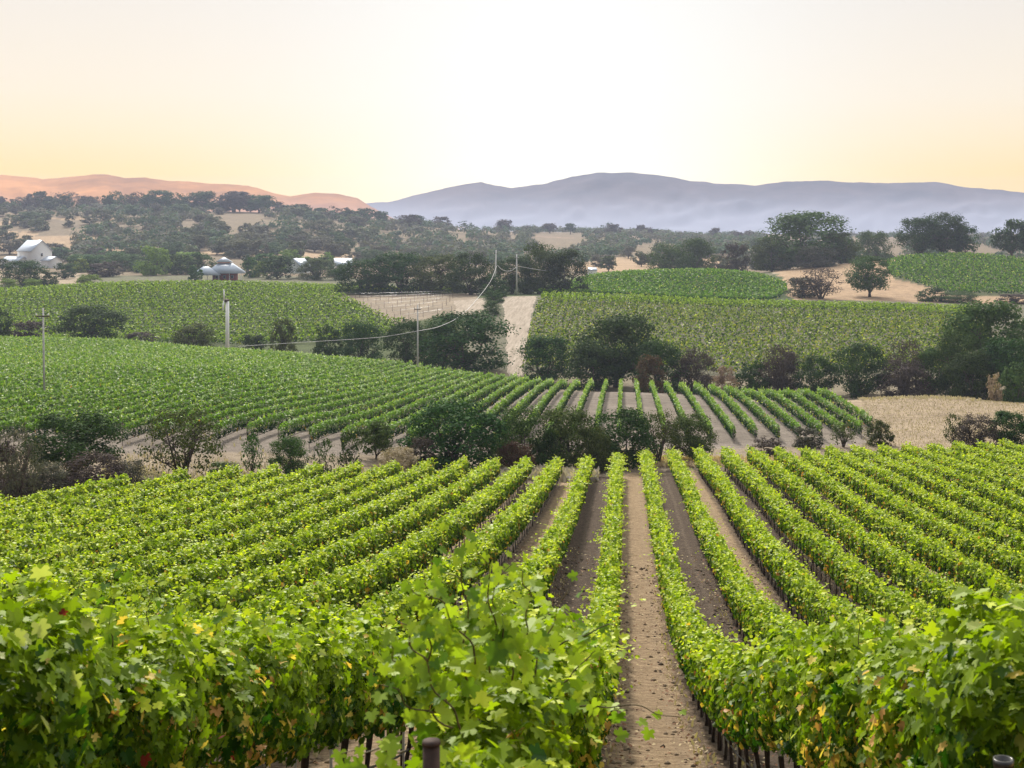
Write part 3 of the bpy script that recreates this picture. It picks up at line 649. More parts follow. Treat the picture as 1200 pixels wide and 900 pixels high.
T_ = [
 # gully in front of the middle vineyard: px, z, ytop, width, kind, palette
 ('tree', 22, 84, 498, 62, 'airy', 'GR', 'greyish half-bare tree at the left picture edge in the gully'),
 ('shrub', 2, 88, 512, 40, 'bush', 'PU', 'purplish brown shrub at the extreme left of the gully'),
 ('oak_tree', 88, 96, 482, 102, 'oak', 'DK', 'dark green oak with brown lower branches left of the bare grey tree'),
 ('shrub', 108, 89, 530, 78, 'bush', 'PU', 'brown twiggy shrub growing beneath the dark oak on the left'),
 ('shrub', 55, 87, 540, 50, 'bush', 'GR', 'low grey-brown shrub between the left edge tree and the dark oak'),
 ('tree', 212, 97, 476, 100, 'airy', 'OL', 'half-bare tree with dark branching stems beside the pale dirt on the left'),
 ('shrub', 262, 100, 540, 40, 'bush', 'OL', 'low dark shrub just right of the half-bare branching tree'),
 ('sapling', 295, 102, 508, 30, 'airy', 'GN', 'thin dark sapling right of the half-bare branching tree'),
 ('shrub', 338, 103, 511, 48, 'bush', 'GN', 'fresh green cone-shaped shrub between two thin saplings'),
 ('sapling', 380, 104, 513, 28, 'airy', 'GN', 'thin sapling right of the green cone-shaped shrub'),
 ('tree', 409, 105, 505, 34, 'airy', 'DK', 'small dark open-crowned tree left of the dry weed patch'),
 ('tree', 441, 116, 494, 40, 'oak', 'OL', 'small olive tree above the dry weed patch'),
 ('shrub', 466, 109, 524, 46, 'bush', 'ST', 'straw-brown dry weed clump below the small olive tree'),
 ('tree', 533, 114, 469, 112, 'bush', 'DK', 'large dark green bushy tree standing alone left of the reddish shrub'),
 ('shrub', 604, 114, 516, 44, 'bush', 'RD', 'rust-red shrub among the dark gully trees'),
 ('tree', 612, 120, 475, 66, 'bush', 'OL', 'olive bushy tree just behind the rust-red shrub'),
 ('tree', 660, 121, 475, 76, 'bush', 'OL', 'olive bushy tree left of the dense round dark tree'),
 ('tree', 725, 124, 479, 86, 'bush', 'DK', 'dense round dark tree at the head of the central aisle'),
 ('tree', 771, 127, 480, 58, 'airy', 'OL', 'thin-crowned greyish tree right of the dense round dark tree'),
 ('tree', 812, 129, 485, 54, 'oak', 'OL', 'spreading olive tree on a slim trunk above the pale gully road'),
 ('shrub', 700, 122, 522, 30, 'bush', 'RD', 'brown dry shrub under the dense round dark tree'),
 ('shrub', 900, 133, 512, 36, 'bush', 'PU', 'dry brown twiggy shrub below the right half of the middle vineyard'),
 ('shrub', 945, 140, 500, 36, 'bush', 'GR', 'grey-green shrub right of the dry brown twiggy shrub'),
 ('shrub', 988, 141, 496, 36, 'airy', 'OL', 'open grey-green shrub below the last rows of the middle vineyard'),
 ('shrub', 1030, 143, 492, 32, 'bush', 'OL', 'round olive shrub at the right corner of the middle vineyard'),
 ('shrub', 1118, 138, 484, 26, 'airy', 'OL', 'small olive shrub left of the purple-brown shrub at the straw field'),
 ('shrub', 1146, 137, 484, 50, 'bush', 'PU', 'purple-brown shrub below the straw field on the right'),
 ('tree', 1184, 137, 482, 48, 'oak', 'DK', 'dark low tree right of the purple-brown shrub'),
 ('tree', 638, 118, 500, 34, 'bush', 'DK', 'low dark bush filling the gap between the two olive bushy trees'),
 ('tree', 692, 120, 496, 44, 'bush', 'OL', 'low olive bush left of the dense round dark tree'),
 ('tree', 573, 117, 508, 30, 'bush', 'OL', 'low olive bush right of the large lone dark tree'),
 ('shrub', 495, 111, 512, 34, 'bush', 'PU', 'brown shrub tucked against the left side of the large lone dark tree'),
 ('shrub', 150, 92, 538, 50, 'bush', 'GR', 'grey twiggy shrub right of the brown shrub under the dark oak'),
 ('shrub', 20, 86, 552, 56, 'bush', 'PU', 'dark low brush at the foot of the left edge tree'),
 # belt behind the middle vineyard
 ('tree', 107, 372, 357, 74, 'bush', 'DK', 'large oval dark tree before the left hillside vineyard, nearest the leftmost pole'),
 ('tree', 2, 372, 362, 26, 'bush', 'DK', 'dark tree cut by the left picture edge before the left hillside vineyard'),
 ('shrub', 35, 366, 376, 40, 'bush', 'PU', 'low brown shrub between the left edge and the large oval tree'),
 ('shrub', 165, 362, 389, 36, 'bush', 'PU', 'low brown shrub right of the large oval tree'),
 ('tree', 226, 345, 378, 50, 'bush', 'OL', 'rounded olive bush left of the white frost fan tower'),
 ('tree', 332, 330, 374, 30, 'bush', 'OL', 'small rounded olive bush right of the white frost fan tower'),
 ('tree', 296, 332, 392, 30, 'bush', 'DK', 'low dark bush at the foot of the white frost fan tower'),
 ('tree', 384, 318, 380, 34, 'bush', 'DK', 'dark bush second right of the white frost fan tower'),
 ('tree', 424, 312, 376, 52, 'bush', 'DK', 'dark spreading bush left of the pole in the middle vineyard'),
 ('tree', 476, 300, 374, 52, 'bush', 'DK', 'dark bush behind the pole in the middle vineyard'),
 ('tree', 546, 290, 365, 108, 'bush', 'DK', 'broad dark tree clump left of the foot of the dirt track'),
 ('tree', 520, 300, 370, 60, 'bush', 'OL', 'olive topped tree behind the broad dark clump by the track'),
 ('tree', 640, 272, 393, 66, 'bush', 'DK', 'dark wide bush right of the foot of the dirt track'),
 ('tree', 722, 268, 369, 100, 'oak', 'DK', 'tallest dark oak of the belt behind the middle vineyard'),
 ('tree', 700, 262, 402, 70, 'bush', 'DK', 'dark low bush in front of the tallest belt oak'),
 ('tree', 772, 258, 398, 60, 'bush', 'DK', 'dark bush right of the tallest belt oak'),
 ('shrub', 762, 246, 416, 36, 'bush', 'RD', 'reddish brown shrub at the foot of the belt trees'),
 ('tree', 812, 258, 408, 50, 'bush', 'PU', 'purplish dark bush at the back edge of the middle vineyard'),
 ('shrub', 850, 246, 430, 30, 'bush', 'ST', 'pale straw-coloured shrub behind the middle vineyard rows'),
 ('tree', 880, 252, 422, 38, 'bush', 'DK', 'small dark bush right of the pale straw-coloured shrub'),
 ('tree', 914, 252, 403, 46, 'airy', 'PU', 'leafless purple-grey tree in the belt'),
 ('tree', 914, 256, 410, 50, 'bush', 'PU', 'purple-grey bush behind the leafless belt tree'),
 ('tree', 955, 250, 417, 46, 'bush', 'DK', 'dark bush between the leafless tree and the domed dark tree'),
 ('tree', 1005, 250, 403, 68, 'bush', 'DK', 'domed dark tree behind the last middle vineyard row'),
 ('tree', 1062, 252, 398, 56, 'airy', 'PU', 'grey leafless tree above the straw field'),
 ('tree', 1060, 246, 420, 60, 'bush', 'PU', 'dark brown bush under the grey leafless tree'),
 ('tree', 1092, 250, 408, 44, 'bush', 'GN', 'green bush between the leafless tree and the tall right grove'),
 ('tree', 1158, 256, 352, 108, 'oak', 'GN', 'tallest green oak of the grove at the right edge'),
 ('tree', 1122, 248, 384, 60, 'bush', 'GN', 'green tree at the left side of the right edge grove'),
 ('tree', 1185, 240, 395, 70, 'bush', 'DK', 'dark green tree in front of the tallest grove oak'),
 ('tree', 1140, 240, 410, 60, 'bush', 'DK', 'low dark tree filling the front of the right grove'),
 ('shrub', 1165, 226, 437, 18, 'bush', 'ST', 'small pinkish straw shrub at the foot of the right grove'),
 ('shrub', 1192, 228, 424, 40, 'bush', 'GN', 'green shrub in the right corner above the straw field'),
 # slopes
 ('tree', 581, 436, 321, 27, 'bush', 'DK', 'small dark round tree at the top of the track beside the pole'),
 ('shrub', 579, 415, 340, 22, 'bush', 'GN', 'upper blue-green shrub between the two track strips'),
 ('shrub', 576, 385, 352, 22, 'bush', 'GN', 'lower blue-green shrub between the two track strips'),
 ('tree', 962, 478, 314, 64, 'airy', 'PU', 'grey-purple open shrub tree on the dry slope right of the knoll'),
 ('tree', 940, 486, 325, 40, 'bush', 'GR', 'greyish bush at the left foot of the dry slope'),
 ('oak_tree', 1019, 492, 300, 50, 'oak', 'GN', 'lone rounded oak with visible trunk on the dry slope'),
 ('shrub', 1092, 478, 337, 36, 'bush', 'DK', 'dark bush at the left foot of the far right vineyard'),
 ('shrub', 1125, 476, 341, 44, 'bush', 'GN', 'blue-green bush at the foot of the far right vineyard'),
 ('shrub', 1188, 474, 345, 40, 'bush', 'PU', 'purplish bush beneath the far right vineyard by the picture edge'),
 ('oak_tree', 945, 655, 248, 108, 'bush', 'GN', 'huge domed oak on the skyline ridge'),
 ('oak_tree', 905, 645, 277, 46, 'bush', 'OL', 'olive oak merging with the left side of the huge domed oak'),
 ('oak_tree', 985, 650, 272, 44, 'bush', 'OL', 'oak merging with the right side of the huge domed oak'),
 ('shrub', 955, 630, 288, 50, 'bush', 'GR', 'greyish bush in front of the huge domed oak'),
 ('oak_tree', 862, 660, 285, 34, 'bush', 'PU', 'purplish oak left of the huge domed oak'),
 ('oak_tree', 815, 670, 279, 46, 'bush', 'GN', 'green oak behind the top of the rounded knoll'),
 ('oak_tree', 783, 690, 284, 50, 'bush', 'OL', 'olive oak at the left shoulder of the rounded knoll'),
 ('oak_tree', 1078, 655, 255, 52, 'oak', 'DK', 'left skyline oak above the far right vineyard'),
 ('oak_tree', 1104, 660, 249, 56, 'oak', 'DK', 'tallest middle skyline oak above the far right vineyard'),
 ('oak_tree', 1130, 658, 264, 34, 'oak', 'DK', 'small right skyline oak above the far right vineyard'),
 ('oak_tree', 1186, 655, 257, 40, 'oak', 'DK', 'skyline oak cut by the right picture edge'),
 ('oak_tree', 1024, 760, 271, 44, 'bush', 'GN', 'distant tree mass behind the ridge between the skyline oaks'),
 ('oak_tree', 1212, 655, 262, 40, 'oak', 'DK', 'skyline oak just outside the right picture edge'),
 # centre grove
 ('oak_tree', 425, 492, 303, 66, 'bush', 'DK', 'leftmost dark oak of the central grove'),
 ('oak_tree', 470, 495, 295, 70, 'bush', 'DK', 'second dark oak from the left in the central grove'),
 ('oak_tree', 515, 490, 297, 64, 'bush', 'OL', 'olive oak in the middle of the central grove'),
 ('oak_tree', 552, 472, 296, 56, 'bush', 'DK', 'dark oak just left of the twin poles'),
 ('oak_tree', 600, 468, 300, 56, 'bush', 'DK', 'dark oak behind the twin poles'),
 ('oak_tree', 632, 474, 283, 50, 'bush', 'OL', 'tallest olive oak right of the twin poles'),
 ('oak_tree', 664, 470, 292, 52, 'bush', 'DK', 'broad dark oak at the right end of the central grove'),
 # around the houses
 ('tree', 28, 590, 305, 50, 'bush', 'DK', 'dark dome tree in front of the white farm building'),
 ('tree', 50, 585, 316, 30, 'bush', 'DK', 'low dark tree right of the dome tree by the white building'),
 ('tree', 76, 680, 308, 26, 'bush', 'DK', 'small dark round tree right of the white farm building'),
 ('shrub', 10, 560, 326, 24, 'bush', 'LG', 'light green shrub at the left end of the hill crest'),
 ('shrub', 38, 560, 326, 22, 'bush', 'LG', 'light green shrub below the dark dome tree'),
 ('shrub', 104, 580, 321, 30, 'bush', 'LG', 'light green low shrub left of the light tree on the crest'),
 ('tree', 124, 700, 306, 40, 'bush', 'PU', 'purplish tree between the two houses, nearer the white one'),
 ('tree', 100, 800, 297, 50, 'bush', 'GN', 'green tree behind the purplish one right of the white building'),
 ('tree', 145, 790, 297, 44, 'bush', 'GN', 'blue-green tree left of the light green tree'),
 ('tree', 180, 720, 288, 38, 'bush', 'LG', 'tall light green tree between the two houses'),
 ('tree', 212, 730, 298, 36, 'bush', 'GN', 'green tree right of the tall light green tree'),
 ('tree', 236, 740, 296, 34, 'bush', 'GN', 'green tree just left of the red farmhouse'),
 ('tree', 229, 640, 311, 16, 'bush', 'GN', 'small green bush at the left verandah of the red farmhouse'),
 ('tree', 293, 690, 302, 18, 'bush', 'GN', 'narrow green tree touching the red farmhouse on its right'),
 ('tree', 303, 700, 306, 18, 'bush', 'LG', 'golden-green small tree right of the red farmhouse'),
 ('tree', 325, 680, 300, 38, 'bush', 'DK', 'dark tree left of the small pale roof'),
 ('tree', 372, 680, 303, 44, 'bush', 'OL', 'olive tree right of the small pale roof'),
 ('tree', 398, 690, 309, 30, 'bush', 'DK', 'dark tree below the farthest pale roof'),
 ('tree', 338, 820, 292, 30, 'bush', 'LG', 'light green tree behind the small pale roof'),
]
for nm, px, z, yt, wp, kd, pl, lb in T_:
    plant(nm, px, z, yt, wp, kd, pl, lb, 'shrub' if nm == 'shrub' else 'tree', 'gully shrubs' if nm == 'shrub' and z < 150 else 'trees and shrubs of the valley')

# scattered woods on the far left hills
rs = random.Random(5); placed = []; cnt = 0
def scatter(n, u0, u1, z0, z1, hrange, pals, kinds, lab, grp, cover=None):
    global placed
    c = 0; tries = 0
    while c < n and tries < n*30:
        tries += 1
        u = rs.uniform(u0, u1); z = math.exp(rs.uniform(math.log(z0), math.log(z1)))
        if cover and not cover(u, z): continue
        if any(abs(u-a)*.8 < 7 and abs(z-b_) < z*.02 for a, b_ in placed): continue
        placed.append((u, z)); X = px2x(u, z); g = h1(X, z); hh = rs.uniform(*hrange)
        ytop = HY+(CZ-g-hh)*F/z; wpx = hh*rs.uniform(.95, 1.9)*F/z
        plant('tree', u, z, ytop, wpx, rs.choice(kinds), rs.choice(pals), lab, 'tree', grp, v=rs.randint(0, 2), lod='small' if wpx < 26 else 'mid'); c += 1
scatter(110, -20, 440, 900, 1440, (7, 13), ['FG', 'FO', 'FR', 'FO', 'FR', 'FG'], ['oak', 'bush', 'oak'], 'grey-green oak in the open wood covering the far left hillside', 'oaks on the far left hillside',
        lambda u, z: (math.sin(u*.031+z*.006)+math.sin(u*.013-z*.011+2) > -.55) and not (u < 110 and 960 < z < 1200 and rs.random() < .8))
scatter(22, 20, 330, 1440, 1520, (15, 23), ['DK', 'PU', 'DK'], ['tall', 'oak', 'airy'], 'tall dark tree standing out on the crest of the far left hill', 'tall crest trees of the far left hill')
scatter(42, -20, 490, 1430, 1540, (10, 18), ['DK', 'DK', 'PU'], ['oak', 'tall', 'airy'], 'dark silhouetted tree on the crest of the far left hill', 'trees on the crest of the far left hill')
scatter(30, 0, 400, 760, 900, (6, 10), ['GN', 'OL', 'DK', 'LG'], ['oak', 'bush'], 'garden tree in the hollow behind the two houses', 'trees in the hollow behind the houses', lambda u, z: not (15 < u < 85 or 225 < u < 290))
scatter(16, 480, 880, 1640, 1720, (9, 16), ['DK', 'PU'], ['tall', 'airy', 'oak'], 'thin dark tree on the skyline of the low central hills', 'skyline trees of the central hills')
scatter(30, 430, 900, 780, 1200, (7, 12), ['FO', 'FR', 'FG', 'FR'], ['oak', 'bush'], 'grey-green oak on the low hills beyond the central grove', 'oaks on the low central hills')

# the farther woodland reads as one mass
r = np.random.default_rng(77); sets = []
for i in range(3000):
    u = r.uniform(-40, 1240) if i % 2 else r.uniform(-40, 900); z = math.exp(r.uniform(math.log(940), math.log(2300)))
    if u < 118+30*math.sin(z*.01) and 1000 < z < 1330: continue
    if 230 < u < 425 and z < 1030: continue
    if 690 < u < 860 and z < 1060: continue
    if math.sin(u*.017+z*.0043)+math.sin(u*.05-z*.002) < -.75: continue
    X = px2x(u, z); g = h1(X, z); hh = r.uniform(4.5, 9.5); wd = hh*r.uniform(1.1, 2.0); n = 80
    v = unit(r.normal(0, 1, (n, 3))); v[:, 2] = np.abs(v[:, 2])*1.0-.1
    lob = 1+.25*np.sin(v[:, 0]*5+i)+.2*np.sin(v[:, 1]*7+i)
    c = np.stack([X+v[:, 0]*wd/2*lob, z+v[:, 1]*wd/2*lob, g+hh*.3+v[:, 2]*hh*.68*lob], -1)
    k = r.random(); pl = [FO, FR, FG, FR, FG][int(k*5)]
    sets.append((c, v+[0, 0, .3]+r.normal(0, .3, (n, 3)), r.normal(0, 1, (n, 3)), r.uniform(1.5, 2.8, n), lerp3(pl[0], pl[1], np.clip(.35*r.random()+.6*r.random(n), 0, 1)), 'quad'))
o = linkmesh('woodland', leafmesh('woodland', sets), M['tree_leaf']); tag(o, 'distant scrubby woodland covering the low hills before the mountains', 'woodland', kind='stuff')

# ---------------------------------------------------------------- dirt track on the slope
def strip(name, pts, wid, mat_, lift=.04):
    V, Fq = [], []; n = len(pts); ks = 12
    for i, (u, z, w0) in enumerate(pts):
        for j in range(ks+1):
            uu = u+(w0+1.6*math.sin(z*.9)+1.3*math.sin(z*.37+2))*(j/ks-.5)+.9*math.sin(z*.23); X = px2x(uu, z); V.append((X, z, h1(X, z)+lift+.03*math.sin(j*3)))
    for i in range(n-1):
        for j in range(ks): a0 = i*(ks+1)+j; Fq.append([a0, a0+1, a0+ks+2, a0+ks+1])
    return linkmesh(name, npmesh(name, V, np.full(len(Fq), 4), np.array(Fq), None, True), mat_)
m, t, b = mat('pale_track', .95, .05); g = N(t, 'ShaderNodeTexCoord'); mp = N(t, 'ShaderNodeMapping'); mp.inputs['Scale'].default_value = (1.6, .12, 1); t.links.new(g.outputs['Object'], mp.inputs[0])
n1 = noise(t, .8, 9, .75, mp.outputs[0])
sx = N(t, 'ShaderNodeSeparateXYZ'); t.links.new(g.outputs['Object'], sx.inputs[0])
rr = ramp(t, n1.outputs[0], [(.30, (.17, .135, .10)), (.5, (.28, .235, .185)), (.72, (.40, .345, .285))])
t.links.new(rr.outputs[0], b.inputs['Base Color'])
M['track'] = m
zs = np.linspace(282, 437, 60)
tag(strip('path', [(float(np.interp(z, [282, 437], [604, 609])), z, float(np.interp(z, [282, 340, 437], [17, 26, 41]))) for z in zs], 0, m), kind='structure')
zs = np.linspace(385, 437, 26)
tag(strip('path', [(float(np.interp(z, [385, 437], [552, 549])), z, 34) for z in zs], 0, m, .05), kind='structure')

# ---------------------------------------------------------------- poles, wires
def tubeobj(name, paths, mt, parent, sides=10): return linkmesh(name, tube_mesh(name, paths, sides), mt, parent)
def box(name, cx, cy, cz_, sx, sy, sz, mt, parent):
    V = [(cx+a*sx/2, cy+b_*sy/2, cz_+c*sz/2) for a in (-1, 1) for b_ in (-1, 1) for c in (-1, 1)]
    Fq = [[0,1,3,2],[4,6,7,5],[0,4,5,1],[2,3,7,6],[0,2,6,4],[1,5,7,3]]
    return linkmesh(name, npmesh(name, V, [4]*6, np.array(Fq)), mt, parent)
def upole(px, z, ytop, lab, rad=.17, arm=1.0, armlen=1.4, pxt=None):
    X = px2x(px, z); g = h1(X, z); hgt = CZ-(ytop-HY)*z/F-g; dx_ = 0 if pxt is None else (pxt-px)*z/F
    root = empty('utility_pole', (X, z, g)); tag(root, lab, 'pole', 'utility poles')
    tubeobj('pole', [([(0, 0, -.5), (dx_/2, 0, hgt/2), (dx_, 0, hgt)], [rad, rad*.85, rad*.7])], M['pole'], root)
    if arm:
        box('crossarm', dx_, -.15, hgt-arm, armlen, .12, .14, M['bark'], root)
        for s in (-.42, 0.42): tubeobj('insulator', [([(dx_+s*armlen, -.15, hgt-arm+.05), (dx_+s*armlen, -.15, hgt-arm+.3)], [.07, .05])], M['white'], root, 6)
    return np.array([X+dx_, z, g+hgt])
pA = upole(52, 152, 361, 'tall grey utility pole standing in the left of the middle vineyard', .12, .9, 1.6, 50.5)
pB = upole(489.5, 262, 357, 'white-grey utility pole standing at the back of the middle vineyard', .17, .9, 1.2)
pC = upole(579.5, 442, 293, 'left one of the twin pale poles at the top of the track', .30, 1.2, 2.2, 581.5)
pD = upole(605.5, 446, 298, 'right one of the twin pale poles at the top of the track', .28, 1.2, 1.2)
def cable(name, pts, r_, lab):
    P_ = np.array([( px2x(a, z), z, CZ-(b_-HY)*z/F) for a, b_, z in pts]); n = len(P_)
    tt = np.linspace(0, n-1, (n-1)*8+1); Q = np.stack([np.interp(tt, np.arange(n), P_[:, i]) for i in range(3)], -1)
    if n > 2:
        ker = np.array([1, 2, 3, 4, 3, 2, 1.])/16; QQ = np.pad(Q, ((3, 3), (0, 0)), mode='edge'); Q2 = np.stack([np.convolve(QQ[:, i], ker, 'valid') for i in range(3)], -1); Q2[0] = Q[0]; Q2[-1] = Q[-1]; Q = Q2
    o = linkmesh(name, tube_mesh(name, [(Q, r_)], 5), M['pole']); tag(o, lab, 'power line', 'power lines'); return o
cable('power_line', [(582,312,441),(576,328,400),(567,341,360),(550,361,312),(533,375,284),(512,384,270),(489,388,261)], .055, 'pale power line sagging from the twin poles down to the middle vineyard pole')
cable('power_line', [(489,388,261),(450,395,262),(407,398,264),(340,402,268),(279,406,272)], .045, 'pale power line running left from the middle vineyard pole')
cable('power_line', [(583,311,440),(588,316,441),(594,318,443),(600,317,444),(605,313,445)], .10, 'short slack line strung between the twin poles')
cable('power_line', [(607,312,446),(630,316,460),(660,320,480),(700,320,500)], .06, 'thin line running right from the twin poles over the oaks')
# frost fan tower
X = px2x(266.5, 318); g = h1(X, 318); root = empty('frost_fan', (X, 318, g)); tag(root, 'white frost fan tower with an upright two-blade propeller behind the middle vineyard', 'wind machine')
hgt = CZ-(353-HY)*318/F-g
tubeobj('tower', [([(0, 0, -.5), (0, 0, hgt*.5), (0, 0, hgt)], [.46, .42, .38])], M['white'], root, 14)
tubeobj('gearbox', [([(0, .3, hgt+.1), (-.3, -.5, hgt+.15), (-.5, -1.1, hgt+.2)], [.45, .4, .25])], M['steel'], root, 8)
for sgn in (1, -1):
    tubeobj('blade', [([(-.5, -1.15, hgt+.2), (-.55+.1*sgn, -1.15, hgt+.2+sgn*1.4), (-.65+.15*sgn, -1.15, hgt+.2+sgn*2.6)], [.16, .2, .09])], M['white'], root, 6)
# small white stake tops in the left hill vineyard
for px, z, yt in ((49, 505, 359),):
    pass

# bare trellis rows in the pale patch
for i in range(7):
    z = 402+i*11.5; ua = 400+(480-z)*.8; ub = 532; root = empty('bare_trellis_row', (px2x(ua, z), z, h1(px2x(ua, z), z)))
    tag(root, f'bare stake trellis on the pale patch beside the track, {nth(i+1)} up the slope', 'trellis', 'bare trellis rows on the pale patch')
    Xs = np.arange(px2x(ua, z), px2x(ub, z), 4.2); rail = []
    for Xp in Xs:
        gp = h1(Xp, z); instance(post_me, 'stake', (Xp-root.location.x, 0, gp-root.location.z), root, 0, 1.25).scale = (2.6, 2.6, 1.2); rail.append((Xp-root.location.x, 0, gp+1.5-root.location.z))
    if len(rail) > 1: tubeobj('wire', [(rail, .025)], M['wire'], root, 4)
for i, z in enumerate(np.arange(400, 440, 6.5)):
    pass

# foreground posts
X = px2x(507, 4.45); zt_ = CZ-(868-HY)*4.45/F; g = h1(X, 4.45); root = empty('end_post', (X, 4.42, g))
tag(root, 'dark rusty round end post under the tall shoots at bottom centre', 'post'); tubeobj('shaft', [([(0, 0, -.3), (0, 0, (zt_-g)/2), (0, 0, zt_-g)], .028)], M['steel'], root, 16)
tubeobj('cap', [([(0, 0, zt_-g), (0, 0, zt_-g+.012)], [.031, .028])], M['steel'], root, 16)
z = 5.35; X = px2x(1176, z); zt_ = CZ-(889-HY)*z/F; g = h1(X, z); root = empty('pipe_post', (X, z, g))
tag(root, 'black open-topped pipe post at the bottom right corner', 'post')
ring = [(.036, 0), (.036, zt_-g-.03), (.040, zt_-g-.03), (.040, zt_-g), (.030, zt_-g), (.030, zt_-g-.5)]
V, Fq = [], []; ns = 24
for rr_, zz_ in ring:
    for j in range(ns): V.append((rr_*math.cos(j/ns*6.2832), rr_*math.sin(j/ns*6.2832), zz_))
for i in range(len(ring)-1):
    for j in range(ns): Fq.append([i*ns+j, i*ns+(j+1) % ns, (i+1)*ns+(j+1) % ns, (i+1)*ns+j])
linkmesh('pipe', npmesh('pipe', V, [4]*len(Fq), np.array(Fq), None, False), M['black_pipe'], root)

# foreground shoots: canes carrying single leaves, belonging to the two nearest rows
def shoot(root, pts, nl, size, seed, name='shoot', cols=PAL_N):
    r = np.random.default_rng(seed); P_ = np.array(pts, float); n = len(P_)
    tt = np.linspace(0, n-1, 16); u3 = tt[:, None]/(n-1); Q = (1-u3)**2*P_[0]+2*u3*(1-u3)*P_[1]+u3**2*P_[2]
    Q = Q+np.stack([np.sin(tt*7+seed)*.012, 0*tt, np.cos(tt*6+seed)*.010], -1)
    c = linkmesh(name, tube_mesh('cane', [(rel(Q, root), np.linspace(.0042, .0018, 16))], 5), M['cane'], root)
    nl = int(nl*1.6); q = np.linspace(.08, 1, nl)*(n-1); u4 = q[:, None]/(n-1); C_ = (1-u4)**2*P_[0]+2*u4*(1-u4)*P_[1]+u4**2*P_[2]
    off = r.normal(0, .045, (nl, 3)); off[:, 2] -= .02; C_ = C_+off
    s = size*np.linspace(1.15, .55, nl)*r.uniform(.85, 1.15, nl)
    col = lerp3((.07, .15, .012), (.30, .40, .03), r.random(nl)); 
    me = leafmesh('leaves', [(rel(C_, root), r.normal(0, .45, (nl, 3))+[0, -.55, .75], r.normal(0, .5, (nl, 3))+[0, 0, -.7], s, col, 'lobed')])
    linkmesh('leaves', me, M['vine_leaf'], c)
def W3(px, py, z): return (px2x(px, z), z, CZ-(py-HY)*z/F)
row0 = [o for o in bpy.data.objects if o.get('label', '').startswith('vine row bordering the pale central dirt aisle on its left')][0]
row1 = [o for o in bpy.data.objects if o.get('label', '').startswith('vine row bordering the pale central dirt aisle on its right')][0]
rowm = [o for o in bpy.data.objects if 'second to the left of the pale central aisle' in o.get('label', '')][0]
sp0 = [((545,800),(548,690),(538,608),5.2,16),((575,790),(585,700),(560,640),5.3,14),((500,800),(505,720),(500,670),5.0,12),((560,780),(530,700),(480,690),5.0,12),((600,800),(590,720),(575,690),5.4,12),((620,800),(650,720),(665,690),5.8,9),((520,820),(490,760),(470,730),4.9,10),
       ((530,850),(480,830),(450,800),4.8,10),((640,820),(680,780),(700,760),6.2,9),((560,760),(570,690),(600,660),5.6,10),((680,830),(740,820),(795,842),6.6,7),((500,800),(470,780),(455,760),4.9,9),
       ((470,880),(440,875),(400,885),4.7,7),((590,760),(560,700),(520,668),5.4,11),((650,760),(700,735),(725,730),6.6,9),((545,860),(500,790),(480,745),4.8,10),((610,760),(630,700),(610,670),5.7,9)]
for i, (a_, b_, c_, z, nl) in enumerate(sp0): shoot(row0, [W3(*a_, z), W3(*b_, z-.05), W3(*c_, z-.1)], nl, .070, 40+i)
sp1 = [((1010,800),(1010,740),(1000,710),9.4,10),((1080,800),(1090,730),(1110,725),7.6,11),((1120,820),(1140,760),(1150,738),7.0,10),((1050,800),(1040,740),(1035,715),8.4,10),((980,800),(975,745),(980,722),10,9),
       ((1160,840),(1175,790),(1190,770),6.4,9),((940,800),(930,760),(925,740),11.5,9),((1150,880),(1130,850),(1120,820),6.0,9),((1190,880),(1195,850),(1180,830),5.9,8)]
for i, (a_, b_, c_, z, nl) in enumerate(sp1): shoot(row1, [W3(*a_, z), W3(*b_, z), W3(*c_, z-.1)], nl, .074, 80+i)
spm = [((130,760),(130,700),(135,660),7.9,11),((60,760),(55,700),(50,680),7.2,11),((20,760),(15,710),(10,690),6.9,10),((170,760),(172,710),(180,690),8.4,9),((240,770),(262,715),(270,690),9.4,9),((300,780),(305,735),(315,715),10.6,8),((95,760),(100,700),(90,682),7.5,10),((210,760),(200,710),(215,698),9,9),((370,800),(380,760),(385,742),13,7)]
for i, (a_, b_, c_, z, nl) in enumerate(spm): shoot(rowm, [W3(*a_, z), W3(*b_, z), W3(*c_, z-.1)], nl, .076, 120+i)

# ---------------------------------------------------------------- litter and grasses
r = np.random.default_rng(3); n = 14000
Z = 12+60*r.random(n)**1.6; k = r.integers(-5, 7, n); X = PX0+(k+.5)*2.4+np.where(r.random(n) < .6, np.sign(r.random(n)-.5)*r.uniform(.5, 1.1, n), r.uniform(-1, 1, n)); c = np.stack([X, Z, H(X, Z)+.02], -1)
col = lerp3((.30, .16, .09), (.10, .05, .035), r.random(n)); g_ = r.random(n) < .4; col[g_] = (.5, .4, .25)
o = linkmesh('fallen_leaves', leafmesh('fallen_leaves', [(c, r.normal(0, .3, (n, 3))+[0, 0, 1], r.normal(0, 1, (n, 3)), .03+.035*r.random(n)+Z*.0005, col, 'hex')]), M['dry'])
tag(o, 'brown fallen vine leaves littering the dirt aisles', 'leaf litter', kind='stuff')
n = 9000; Z = 13+55*r.random(n)**1.5; k = r.integers(-4, 6, n); X = PX0+(k+.5)*2.4+np.where(r.random(n) < .65, np.sign(r.random(n)-.5)*r.uniform(.45, 1.15, n), r.uniform(-1, 1, n))
sz = (.012+.045*r.random(n)**3)*(1+Z*.012); c = np.stack([X, Z, H(X, Z)+sz*.2], -1)
oct_ = np.array([(1,0,0),(0,1,0),(-1,0,0),(0,-1,0),(0,0,.8),(0,0,-.8)], float); tri = np.array([[0,1,4],[1,2,4],[2,3,4],[3,0,4],[1,0,5],[2,1,5],[3,2,5],[0,3,5]])
